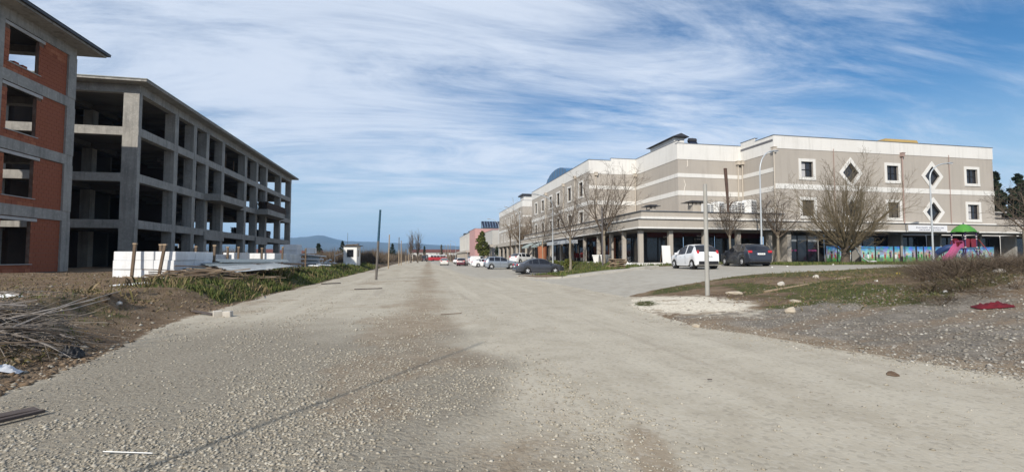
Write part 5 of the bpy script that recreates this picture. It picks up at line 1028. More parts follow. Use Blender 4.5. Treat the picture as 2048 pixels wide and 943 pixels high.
def car(label,x,y,head,P,paint,z=None,pitch=0.0,plate=None,name='parked_car',group='cars parked along the kerb',cat='car',rim_m=None):
    """lofted car body. local axes: +x front, +y left. P: dims, top profile, windows"""
    z=zgs(x,y)+.012 if z is None else z; root=thing(name,label,cat,(x,y,z),R(90-head),group); root.rotation_euler=(0,-pitch,R(90-head))
    L,Wd,Hh=P['L'],P['W'],P['H']; r=P['r']; belt=P['belt']; x0=-L/2; wr,wf=x0+P['wr'],x0+P['wf']; ra=r*1.13; gc=P['gc']
    prof=[(x0+a*L,b) for a,b in P['top']]; px=[a for a,b in prof]; pz=[b for a,b in prof]
    xs_=set(px)
    for wc in (wr,wf):
        for k in (-1.0,-.92,-.7,-.38,0,.38,.7,.92,1.0): xs_.add(wc+k*ra)
    for a,b in P['side']: xs_.add(x0+a*L); xs_.add(x0+b*L)
    xs_=sorted(xs_); st=[xs_[0]]
    for v in xs_[1:]:
        if v-st[-1]>.018: st.append(v)
    rows=[]
    for xx in st:
        zt=float(np.interp(xx,px,pz)); t=(xx-x0)/L
        tap=1-.17*max(0,(.10-t)/.10)**1.6-.20*max(0,(t-.88)/.12)**1.6; hw=Wd/2*tap; b=belt+P.get('rise',0)*(.5-t)
        ar=gc
        for wc in (wr,wf):
            if abs(xx-wc)<ra: ar=max(ar,r+math.sqrt(max(0,ra*ra-(xx-wc)**2))*.98-.02)
        zb=max(gc+(.12*max(0,(.06-t)/.06)+.10*max(0,(t-.95)/.05)),gc); sill=max(ar,zb); mid=max((b+gc)/2,sill+.05)
        if zt>b+.06:
            k=min(1,(zt-b)/(P['roof']-b)); wt=(hw-.035)*(1-k)+Wd/2*P.get('tumble',.76)*k*(.97+.03*tap); c=[(0,zb),(hw*.82,zb),(hw*.965,sill),(hw,mid),(hw*.985,b-.03),(hw-.03,b+.01),(wt,zt-.065),(wt-.10,zt-.008),(0,zt+.015)]
        else: c=[(0,zb),(hw*.82,zb),(hw*.965,min(sill,zt-.12)),(hw,min(mid,zt-.09)),(hw*.985,zt-.05),(hw-.03,zt-.022),(hw-.11,zt-.004),(hw*.55,zt+.012),(0,zt+.02)]
        rows.append(c)
    n=9; V=[]
    for xx,c in zip(st,rows):
        for s_ in (1,-1):
            for (yy,zz) in c: V.append((xx,s_*yy,zz))
    def id_(i,s_,j): return i*18+(0 if s_>0 else 9)+j
    groups={}
    for i in range(len(st)-1):
        xm=(st[i]+st[i+1])/2; t=(xm-x0)/L
        for s_ in (1,-1):
            for j in range(8):
                f=(id_(i,s_,j),id_(i+1,s_,j),id_(i+1,s_,j+1),id_(i,s_,j+1)); f=f if s_<0 else f[::-1]; key='body'
                if j==5:
                    for k,(a,b) in enumerate(P['side']):
                        if a<t<b: key='side%d%s'%(k,'l' if s_>0 else 'r')
                if j in (6,7):
                    if P['ws'][0]<t<P['ws'][1]: key='windscreen'
                    if P['rw'][0]<t<P['rw'][1]: key='rear_window'
                if j<2 and P.get('dark_sill'): pass
                groups.setdefault(key,[]).append(f)
    for i,rev in ((0,False),(len(st)-1,True)):
        f=[id_(i,1,j) for j in range(9)]+[id_(i,-1,j) for j in reversed(range(9))]; groups['body'].append(tuple(f[::-1] if rev else f))
    def sub(nm,faces,m,parent,ang=32):
        us=sorted({v for f in faces for v in f}); mp={v:k for k,v in enumerate(us)}; mb=MB(); mb.v=[V[u] for u in us]; mb.f=[tuple(mp[v] for v in f) for f in faces]
        me=mb.mesh(nm); bm=bmesh.new(); bm.from_mesh(me); bmesh.ops.remove_doubles(bm,verts=bm.verts,dist=.0005); bmesh.ops.recalc_face_normals(bm,faces=bm.faces); bm.to_mesh(me); bm.free(); smooth(me,ang); return obj(nm,me,m,parent)
    body=sub('body',groups.pop('body'),paint,root,38)
    for k,fs in groups.items(): sub('window' if k.startswith('side') else k,fs,P.get('glass',glass),root)
    for wc in (wr,wf):
        for s_ in (1,-1):
            wheel(root,wc,s_*(Wd/2-.115),r,.2,s_,rim_m or alloy)
            a=MB(); 
            a.lathe([(.02,0),(ra*.99,0)],20,(wc,s_*(Wd/2-.26),r),'y'); part('wheel_arch',a,black_trim,body)
    zr=P['tail'][1]; wt_=Wd/2*.83
    for s_ in (1,-1):
        sz=P['tsize']; part('tail_light',MB().obox((x0+P['tail'][0],s_*(wt_-sz[0]*.35),zr),(.035,0,0),(0,sz[0]/2,0),(.02,0,sz[1]/2)),tail_red,root,bev=.02)
        part('headlight',MB().obox((-x0-.13,s_*(wt_-.13),P['head']),(.06,s_*-.03,0),(0,.14,0),(-.02,0,.07)),lamp_clear,root,bev=.012)
        part('mirror',MB().obox((x0+P['mir']*L,s_*(Wd/2+.07),belt+.06),(.06,0,0),(0,.09,0),(0,0,.065)),paint if P.get('mirp',True) else black_trim,root,bev=.02)
        for hx in P['hand']: part('door_handle',MB().box(x0+hx*L-.08,x0+hx*L+.08,s_*(Wd/2-.012)-.012,s_*(Wd/2-.012)+.02*s_+.012,belt-.15,belt-.12),paint,root)
        for a,b in P['door']: part('door_gap',MB().box(x0+a*L-.004,x0+a*L+.004,s_*(Wd/2-.004)-.006,s_*(Wd/2-.004)+.006,b,belt-.06),black_trim,root)
    part('rear_bumper',MB().obox((x0-.005,0,gc+.19),(.05,0,0),(0,Wd/2*.78,0),(0,0,.10)),black_trim if P.get('bump') else paint,root,bev=.03)
    part('front_bumper',MB().obox((-x0-.01,0,gc+.18),(.05,0,0),(0,Wd/2*.72,0),(0,0,.09)),black_trim if P.get('bump') else paint,root,bev=.03)
    part('grille',MB().obox((-x0-.02,0,P['head']-.05),(.03,0,0),(0,.33,0),(0,0,.07)),black_trim,root)
    pz=P.get('pz',gc+.48); pl=part('number_plate',MB().obox((x0-.055+P.get('po',0),0,pz),(.008,0,0),(0,.26,0),(0,0,.055)),plate_m,root); 
    part('plate_band',MB().obox((x0-.065+P.get('po',0),.24,pz),(.003,0,0),(0,.02,0),(0,0,.05)),mat('plate_blue',(.02,.05,.3),.5),pl)
    if plate: txt('plate_lettering',plate,.085,black_trim,pl,(x0-.068+P.get('po',0),-.02,pz),(math.pi/2,0,-math.pi/2),.001)
    part('underside',MB().box(x0+.25,-x0-.25,-Wd/2*.8,Wd/2*.8,gc-.06,gc+.05),black_trim,root)
    return root
MINI=dict(L=3.64,W=1.6,H=1.53,r=.305,belt=.90,rise=.22,roof=1.51,gc=.20,wr=.62,wf=2.98,tumble=.72,top=((0,.60),(.012,.92),(.03,1.04),(.05,1.14),(.10,1.38),(.17,1.48),(.30,1.53),(.43,1.52),(.53,1.47),(.60,1.40),(.70,1.22),(.80,1.03),(.90,.92),(.96,.82),(.99,.68),(1,.5)),side=((.17,.36),(.395,.66)),ws=(.60,.80),rw=(.03,.17),tail=(.11,1.03),tsize=(.14,.24),head=.74,mir=.68,hand=(.38,.55),door=((.385,.3),(.70,.35)),bump=True,pz=.80,po=.015)
HATCH=dict(L=4.2,W=1.76,H=1.5,r=.315,belt=.93,rise=.10,roof=1.48,gc=.19,wr=.75,wf=3.33,tumble=.74,top=((0,.58),(.012,.86),(.03,1.02),(.10,1.28),(.16,1.43),(.32,1.49),(.46,1.49),(.56,1.43),(.75,1.02),(.92,.86),(.985,.7),(1,.5)),side=((.14,.24),(.26,.43),(.455,.65)),ws=(.56,.75),rw=(.03,.16),tail=(.06,.95),tsize=(.26,.15),head=.70,mir=.67,hand=(.31,.48),door=((.44,.3),(.68,.35)),pz=.80,po=-.0)
SEDAN=dict(L=4.55,W=1.77,H=1.44,r=.32,belt=.90,rise=.06,roof=1.42,gc=.18,wr=.98,wf=3.62,tumble=.72,top=((0,.55),(.012,.88),(.04,.98),(.17,1.03),(.30,1.34),(.42,1.44),(.54,1.42),(.60,1.37),(.76,.99),(.92,.84),(.985,.68),(1,.48)),side=((.25,.31),(.325,.45),(.465,.68)),ws=(.60,.76),rw=(.17,.30),tail=(.035,.86),tsize=(.32,.16),head=.66,mir=.69,hand=(.36,.51),door=((.455,.3),(.70,.35)),pz=.70,po=.01)
SUV=dict(L=4.4,W=1.82,H=1.66,r=.36,belt=1.04,rise=.08,roof=1.64,gc=.25,wr=.82,wf=3.46,tumble=.77,top=((0,.70),(.012,1.05),(.03,1.20),(.09,1.50),(.15,1.62),(.34,1.66),(.50,1.63),(.58,1.55),(.74,1.18),(.92,1.04),(.985,.85),(1,.6)),side=((.12,.27),(.285,.45),(.465,.66)),ws=(.58,.74),rw=(.03,.12),tail=(.05,1.05),tsize=(.26,.22),head=.88,mir=.68,hand=(.34,.50),door=((.455,.42),(.69,.45)),bump=True,pz=.92)
VAN=dict(L=4.5,W=1.82,H=1.86,r=.33,belt=1.12,rise=.0,roof=1.84,gc=.22,wr=.85,wf=3.6,tumble=.84,top=((0,.8),(.01,1.5),(.02,1.72),(.06,1.84),(.35,1.87),(.58,1.84),(.66,1.74),(.80,1.18),(.94,1.0),(.985,.82),(1,.6)),side=((.50,.70),),ws=(.66,.80),rw=(.012,.055),tail=(.03,1.1),tsize=(.14,.5),head=.82,mir=.70,hand=(.46,.55),door=((.46,.4),(.72,.4)),bump=True,pz=.9)
TRUCK=dict(VAN,L=5.6,W=2.2,H=2.6,belt=1.5,roof=2.58,wr=1.2,wf=4.5,r=.42,gc=.4,top=((0,1.0),(.01,2.2),(.02,2.5),(.06,2.6),(.5,2.6),(.7,2.58),(.76,2.45),(.84,1.6),(.97,1.4),(.99,1.1),(1,.8)),ws=(.76,.84),side=((.6,.74),),head=1.0)
w_white=car_paint('paint_white',(.74,.75,.76)); w_dark=car_paint('paint_slate',(.034,.038,.05),.28,.3); w_graph=car_paint('paint_graphite',(.062,.066,.078),.3,.3); w_silver=car_paint('paint_silver',(.36,.40,.45),.33,.6); w_maroon=car_paint('paint_maroon',(.085,.012,.022)); w_cream=car_paint('paint_cream',(.62,.61,.57)); w_blk=car_paint('paint_black',(.02,.02,.022))
car('small white hatchback parked behind the pale concrete post',17.35,27.1,5,MINI,w_white,plate='34 HE 133')
car('dark slate hatchback parked to the right of the small white one',22.1,28.4,12,HATCH,w_dark,plate='16 ZC 502')
car('graphite saloon parked nose to the grass, nearest of the kerb row',10.9,42.0,86,SEDAN,w_graph)
car('silver sport utility car parked next beyond the graphite saloon',10.75,61.6,88,SUV,w_silver)
car('white saloon coupe parked beyond the silver sport utility car',10.75,76.4,86,dict(SEDAN,top=((0,.6),(.012,.9),(.05,1.0),(.13,1.05),(.30,1.32),(.44,1.40),(.54,1.38),(.62,1.30),(.76,.98),(.92,.82),(.985,.68),(1,.48))),w_white)
car('dark maroon hatchback seen from behind, parked beside the white van',8.2,89.6,14,HATCH,w_maroon,plate='81 AB 77')
car('white panel van parked behind the maroon hatchback',12.2,95.5,80,VAN,w_white)
car('small white hatchback parked far off, left of the maroon car',10.4,119,60,MINI,w_white)
car('older white saloon driving away in the middle of the road',5.2,97.6,3,dict(SEDAN,L=4.3,W=1.7),w_cream,name='driving_car',group='vehicles on the road',plate='06 TF 1')
car('silver saloon partly hidden behind the driving white saloon',7.4,142,10,SEDAN,w_silver,name='driving_car',group='vehicles on the road')
car('black box truck far down the road',2.4,208,5,TRUCK,w_blk,name='driving_truck',group='vehicles on the road',cat='truck')
car('white car half hidden between the silver and graphite cars',15.0,66.5,60,HATCH,w_white)
# far red and white bus
bs=thing('bus','red and white bus parked across the far end of the road','bus',(9.2,236,zgs(9.2,236)),R(20)); part('body',MB().box(-4.5,4.5,-1.2,1.2,.4,2.0),mat('bus_red',(.45,.04,.05),.4),bs,bev=.15); part('roof_band',MB().box(-4.5,4.5,-1.18,1.18,2.0,3.1),w_white,bs,bev=.15)
for s_ in (1,-1):
    for k in range(5): part('window',MB().box(-4.1+k*1.65,-2.7+k*1.65,s_*1.185-.01,s_*1.185+.01,2.05,2.75),glass,bs)
    for k in (-2.8,2.8): part('wheel',MB().lathe([(.1,-.15),(.48,-.15),(.48,.15),(.1,.15)],16,(k,s_*1.05,.48),'y'),rubber,bs)
# distant low white hall
hl=thing('white_hall','long low white hall with dark red roof at the end of the street','building',(8,330,.3)); part('wall',MB().box(-14,34,0,10,0,5.2).shift((0,0,0)),plaster_w,hl); part('roof',MB().add([(-14.5,-.6,5.2),(34.5,-.6,5.2),(34.5,10.6,5.2),(-14.5,10.6,5.2),(-14.5,5,7.4),(34.5,5,7.4)],[(0,1,5,4),(2,3,4,5),(0,4,3),(1,2,5),(3,2,1,0)]),mat('tile_red',(.13,.05,.04),.9),hl)
for k in range(11): part('window',MB().box(-12+k*4.2,-10.2+k*4.2,-.04,.02,1.2,3.6),glass,hl)
for i,(x,y,w,h,mm,lab) in enumerate(((-66,215,9,3.4,whitep,'small white house on the far plain beside the concrete frame'),(-58,222,7,3.2,MATS['brick_infill'],'small brick house on the far plain next to the white one'),(-50,230,10,3.0,plaster,'long low beige shed on the far plain'))):
    r=thing('farm_house',lab,'house',(x,y,.3),0,'small houses on the far plain'); part('wall',MB().box(-w/2,w/2,0,6,0,h),mm,r); part('roof',MB().add([(-w/2-.4,-.4,h),(w/2+.4,-.4,h),(w/2+.4,6.4,h),(-w/2-.4,6.4,h),(-w/2-.4,3,h+1.7),(w/2+.4,3,h+1.7)],[(0,1,5,4),(2,3,4,5),(0,4,3),(1,2,5),(3,2,1,0)]),MATS['tile_red'],r)
    for k in (-.25,.25): part('window',MB().box(w*k-.5,w*k+.5,-.03,.02,1.0,2.2),glass,r)
# ================================================================ left bank: foam, timber, sheets
def foam_stack(x,y,rz,nx,ny,layers,bw,bd,bh,desc,jit=.03,seed=0,miss=()):
    rr=random.Random(seed); z0=zgs(x,y)-.02; c,s_=math.cos(R(rz)),math.sin(R(rz)); me=None
    lay=['bottom','middle','top'] if layers==3 else (['bottom','top'] if layers==2 else ['bottom','second','third','top'])
    for k in range(layers):
        for i in range(nx):
            for j in range(ny):
                if (i,j,k) in miss: continue
                me_=MB().box(-bw/2+.008,bw/2-.008,-bd/2+.008,bd/2-.008,0,bh-.006); lx=(i-(nx-1)/2)*bw+rr.uniform(-jit,jit); ly=(j-(ny-1)/2)*bd+rr.uniform(-jit,jit)
                col_=('left','middle','right')[i] if nx==3 else (('left','right')[i] if nx==2 else 'single'); dep='' if ny==1 else (' front' if j==0 else ' rear')
                o=part('foam_block',me_,foam,None,bev=.012); o.location=(x+lx*c-ly*s_,y+lx*s_+ly*c,z0+k*bh+.003); o.rotation_euler=(0,0,R(rz)+rr.uniform(-.012,.012))
                tag(o,'white foam block, %s%s, %s layer of %s'%(col_,dep,lay[k],desc),'foam block','white foam blocks stacked on the left bank')
foam_stack(-11.5,24.3,-11,3,2,3,.90,1.3,.39,'the big nearest stack',seed=1)
foam_stack(-11.55,29.6,-9,1,1,3,.8,2.2,.39,'the second stack behind the nearest',seed=2)
foam_stack(-11.7,33.5,-9,1,1,3,.7,1.9,.39,'the narrow third stack',seed=3)
foam_stack(-10.6,36.0,-9,2,1,3,.9,1.9,.39,'the wide fourth stack',seed=4)
foam_stack(-11.3,41.5,-9,3,1,3,.8,1.6,.40,'the fifth stack near the loose pile',seed=5)
foam_stack(-11.2,45.0,-5,1,1,4,1.2,1.3,.52,'the tallest stack at the far end',seed=6)
for k in range(4):
    o=part('foam_sheet',MB().box(-1.0,1.0,-.6,.6,0,.09),foam,None,bev=.01); zz=zgs(-9.7,44.5)+.12+k*.33; o.location=(-9.7+.12*k,44.5,zz); o.rotation_euler=(R(2-k),R(3*k-4),R(12*k-10)); tag(o,('lowest','second lowest','second highest','topmost')[k]+' loose white foam sheet beside the tallest foam stack','foam sheet','loose foam sheets')
    part('spacer',MB().box(-.5,.5,-.3,.3,-.24,-.005),mat('spacer_grey',(.3,.33,.35),.8),o)
o=part('foam_block',MB().box(-.4,.4,-.3,.3,0,.5),foam,None,bev=.012); o.location=(-9.5,44.5,zgs(-9.5,44.5)+1.32); tag(o,'small white foam block lying on top of the loose foam sheets','foam block','white foam blocks stacked on the left bank')
stk=[(-12.02,22.70,1.42,(.03,.06),'left wooden stake in front of the nearest foam stack'),(-10.93,22.52,1.42,(.13,.05),'right leaning wooden stake in front of the nearest foam stack'),(-12.4,25.7,1.5,(0,0),'wooden stake behind the left of the nearest foam stack'),(-10.0,25.6,1.5,(.02,0),'wooden stake at the right rear corner of the nearest foam stack'),(-11.9,28.2,1.5,(0,0),'wooden stake in front of the second foam stack'),(-10.95,29.9,1.55,(0,.0),'wooden stake right of the second foam stack'),(-11.2,32.2,1.6,(.02,0),'wooden stake in front of the third foam stack'),(-9.35,34.9,1.6,(.03,0),'pinkish stake right of the fourth foam stack'),(-10.6,34.8,1.5,(0,0),'wooden stake in front of the fourth foam stack'),(-8.9,39.8,1.6,(0,0),'wooden stake just before the fifth foam stack')]
for x,y,h,l,lab in stk:
    r=thing('wooden_stake',lab,'stake',(x,y,zgs(x,y)),0,'stakes around the foam stacks'); part('post',MB().bar((0,0,-.12),(l[0]*h,l[1]*h,h),.11,.09,(0,1,0)),wood,r,bev=.01); part('offcut',MB().obox((l[0]*h,l[1]*h,h+.03),(.07,0,0),(0,.055,0),(0,0,.035)),wood_pale,r)
# plank heap, each plank its own thing
rr=random.Random(17)
for i in range(64):
    a=rr.uniform(-.55,.45)+R(35); L=rr.uniform(1.0,2.8); x=-8.9+rr.gauss(0,.75); y=22.0+rr.gauss(0,1.5); lv=rr.random()*.5*math.exp(-((x+8.9)/1.1)**2); z=zgs(x,y)+.04+lv
    o=part('plank',MB().obox((0,0,0),(L/2,0,0),(0,rr.uniform(.05,.11),0),(0,0,.016)),wood if i%3 else wood_pale,None); o.location=(x,y,z); o.rotation_euler=(rr.uniform(-.15,.15),rr.uniform(-.12,.12),a); tag(o,'weathered plank in the untidy timber heap below the metal sheets','plank','planks in the timber heap')
sheet_m=mat('sheet_metal',(.36,.41,.42),.5,(.29,.33,.34),1.2,.7,metal=.25); sheet_w=mat('sheet_pale',(.55,.58,.59),.5,(.47,.5,.5),1.2,.6)
def sheet(label,corners,m,seed):
    c=[Vector(p) for p in corners]; o=Vector(((c[0]+c[2])/2)); mb=MB(); n=7
    for i in range(n):
        t0,t1=i/n,(i+1)/n
        for (ta,tb,dz) in ((t0,t0+.7/n,0),(t0+.7/n,t1,.025)):
            p=[c[0].lerp(c[1],ta),c[0].lerp(c[1],tb),c[3].lerp(c[2],tb),c[3].lerp(c[2],ta)]; mb.add([tuple(q-o+Vector((0,0,dz))) for q in p]+[tuple(q-o+Vector((0,0,dz-.012))) for q in p],[(0,1,2,3),(7,6,5,4),(0,4,5,1),(1,5,6,2),(2,6,7,3),(3,7,4,0)])
    ob=part('metal_sheet',mb,m,None); ob.location=o; tag(ob,label,'metal sheet','metal sheets on the timber heap')
sheet('pale corrugated sheet overhanging the front of the sheet pile',[(-9.6,24.2,1.14),(-7.6,21.9,.84),(-6.5,26.4,1.02),(-8.2,28.8,1.2)],sheet_w,1)
sheet('large grey corrugated sheet in the middle of the sheet pile',[(-11.2,26.0,1.34),(-9.2,23.3,1.09),(-8.0,28.2,1.19),(-9.6,31.2,1.37)],sheet_m,2)
sheet('grey green sheet at the back of the sheet pile',[(-10.8,27.0,1.4),(-9.4,25.0,1.24),(-7.6,30.0,1.22),(-8.4,32.5,1.38)],sheet_m,3)
sheet('dark edged narrow sheet along the left of the sheet pile',[(-11.1,25.5,1.05),(-9.6,21.9,.95),(-9.2,22.8,1.0),(-10.6,26.4,1.1)],mat('sheet_dark',(.16,.19,.20),.6),4)
sheet('narrow brown edged sheet reaching right over the grass',[(-9.0,27.2,1.22),(-8.2,26.2,1.12),(-7.0,31.0,1.05),(-7.4,31.8,1.12)],MATS['weathered_wood'],5)
bs_=part('sheet_support',MB().box(-1.0,.6,-1.3,3.2,0,.42),wood,None); bs_.location=(-9.6,24.6,zgs(-9.6,24.6)); tag(bs_,'low wooden box base hidden under the metal sheets','timber'); 
# guard booth
gb=thing('guard_booth','small white guard booth with dark window and flat roof beyond the grass bank','booth',(-7.8,58,zgs(-7.8,58)),R(-8))
W=.76; D=.8; part('front_wall',Wall(-W,-D,1,0,0,-1).panel(MB(),0,2*W,0,2.3,[('r',.42,1.12,1.05,1.85)],.05),white_plastic,gb)
part('side_wall',Wall(W,-D,0,1,1,0).panel(MB(),0,2*D,0,2.3,[('r',.35,1.1,1.05,1.85)],.05),white_plastic,gb); part('side_wall',Wall(-W,-D,0,1,-1,0).panel(MB(),0,2*D,0,2.3,[]),white_plastic,gb); part('back_wall',Wall(-W,D,1,0,0,1).panel(MB(),0,2*W,0,2.3,[]),white_plastic,gb)
w=part('window',MB().box(-.34,.36,-D+.03,-D+.05,1.05,1.85),glass,gb); part('frame',MB().box(-.37,-.33,-D-.02,-D+.02,1.02,1.88).box(.35,.39,-D-.02,-D+.02,1.02,1.88).box(-.33,.35,-D-.02,-D+.02,1.85,1.89).box(-.33,.35,-D-.02,-D+.02,1.01,1.05),black_trim,w); part('window',MB().box(W-.05,W-.03,-.45,.3,1.05,1.85),glass,gb)
part('roof',MB().box(-W-.2,W+.3,-D-.2,D+.2,2.3,2.38),dark_metal,gb); part('roof_clutter',MB().obox((.05,0,2.47),(.7,.05,.04),(-.05,.5,.02),(0,0,.07)),wood,gb); part('antenna',MB().tube([(-.6,.2,2.38),(-.6,.2,3.9)],.018,5),dark_metal,gb); part('step',MB().box(-.5,.8,-D-.5,-D-.02,-.05,.16),white_plastic,gb)
sg=thing('bent_sign','bent pale metal sign frame left of the guard booth','sign',(-10.1,60,zgs(-10.1,60))); part('leg',MB().tube([(0,0,0),(0,0,2.3)],.03,6),white_plastic,sg); part('brace',MB().tube([(0,0,1.2),(.9,0,1.5)],.05,6),white_plastic,sg)
# heap of white plastic rubble left of the booth
rb=thing('rubble_heap','tangle of white plastic and metal scrap left of the guard booth','scrap heap',(-10.9,57,zgs(-10.9,57))); rr=random.Random(8)
for k in range(26): p=Vector((rr.gauss(0,.55),rr.gauss(0,.4),abs(rr.gauss(.3,.25)))); part('scrap_piece',MB().obox(p,(rr.uniform(.05,.3),rr.uniform(-.2,.2),rr.uniform(-.1,.2)),(rr.uniform(-.05,.05),rr.uniform(.03,.12),.02),(0,.01,.03)),(white_plastic,sheet_w,sheet_m)[k%3],rb)
for x,y,w_,d_,rz,lab in ((-8.9,46,1.4,.5,30,'white panel lying on the grass before the guard booth'),(-8.3,40,.9,.4,-20,'grey white panel sunk in the bank grass'),(-9.6,50,1.6,.4,10,'long white strip lying on the grass below the scrap heap')):
    o=part('loose_panel',MB().box(-w_/2,w_/2,-d_/2,d_/2,0,.03),white_plastic,None); o.location=(x,y,zgs(x,y)+.26); o.rotation_euler=(.12,.06,R(rz)); tag(o,lab,'panel')
# ---------------------------------------------------------------- person bending over
def person():
    root=thing('person','person in dark clothes bending forward on the left bank beyond the concrete frame','person',(-14.05,60,zgs(-14.05,60)),R(10))
    J={'pel':(0,0,.92),'sp':(.12,0,1.10),'ch':(.30,0,1.27),'nk':(.43,0,1.36),'hd':(.52,0,1.40),'ls':(.33,.17,1.27),'le':(.42,.22,.99),'lw':(.50,.18,.74),'rs':(.33,-.17,1.27),'re':(.45,-.2,1.0),'rw':(.55,-.16,.76),
       'lh':(-.02,.10,.88),'lk':(.06,.12,.48),'la':(-.06,.12,.07),'lt':(.10,.13,.04),'rh':(-.02,-.10,.88),'rk':(.12,-.12,.48),'ra':(.10,-.12,.07),'rt':(.26,-.13,.04)}
    E=[('pel','sp'),('sp','ch'),('ch','nk'),('nk','hd'),('ch','ls'),('ls','le'),('le','lw'),('ch','rs'),('rs','re'),('re','rw'),('pel','lh'),('lh','lk'),('lk','la'),('la','lt'),('pel','rh'),('rh','rk'),('rk','ra'),('ra','rt')]
    Rd={'pel':.15,'sp':.145,'ch':.16,'nk':.065,'hd':.07,'ls':.075,'le':.055,'lw':.04,'rs':.075,'re':.055,'rw':.04,'lh':.10,'lk':.07,'la':.05,'lt':.04,'rh':.10,'rk':.07,'ra':.05,'rt':.04}
    ks=list(J); me=bpy.data.meshes.new('body'); me.from_pydata([J[k] for k in ks],[(ks.index(a),ks.index(b)) for a,b in E],[]); o=obj('body',me,mat('dark_clothes',(.022,.02,.022),.9),root)
    md=o.modifiers.new('skin','SKIN'); 
    for i,k in enumerate(ks): me.skin_vertices[0].data[i].radius=(Rd[k],Rd[k]); me.skin_vertices[0].data[i].use_root=(k=='pel')
    sb_=o.modifiers.new('sub','SUBSURF'); sb_.levels=2; sb_.render_levels=2
    dg=bpy.context.evaluated_depsgraph_get(); m2=bpy.data.meshes.new_from_object(o.evaluated_get(dg)); o.modifiers.clear(); o.data=m2
    if not m2.materials: m2.materials.append(MATS['dark_clothes'])
    smooth(m2,80)
    skin=mat('skin',(.40,.25,.18),.7); hd=MB().lathe([(.001,-.13),(.05,-.12),(.078,-.06),(.09,.02),(.085,.08),(.05,.125),(.001,.135)],12,(.60,0,1.42)); h=part('head',hd,skin,root,sm=60); part('hair',MB().lathe([(.088,.03),(.094,.05),(.088,.10),(.053,.135),(.001,.145)],12,(.595,0,1.42)),black_trim,h,sm=60); part('nose',MB().obox((.69,0,1.40),(.02,0,0),(0,.012,0),(0,0,.02)),skin,h); 
    for s_ in (1,-1): part('ear',MB().obox((.595,s_*.09,1.41),(.015,0,0),(0,.008,0),(0,0,.025)),skin,h); part('eye',MB().obox((.682,s_*.03,1.43),(.004,0,0),(0,.01,0),(0,0,.006)),black_trim,h)
    for s_,w in ((1,J['lw']),(-1,J['rw'])):
        hm_=MB(); w=Vector(w); hm_.tube([w,w+Vector((.03,0,-.05)),w+Vector((.05,0,-.09))],[.03,.038,.03],7)
        for k in range(4): f=w+Vector((.05,s_*(-.024+.016*k),-.085)); hm_.tube([f,f+Vector((.01,0,-.035)),f+Vector((-.005,0,-.065+.006*abs(k-1)))],[.009,.0085,.007],5)
        f=w+Vector((.045,-s_*.035,-.04)); hm_.tube([f,f+Vector((.025,-s_*.012,-.03)),f+Vector((.03,-s_*.005,-.055))],[.010,.009,.007],5); part('hand',hm_,skin,root,sm=60)
person()
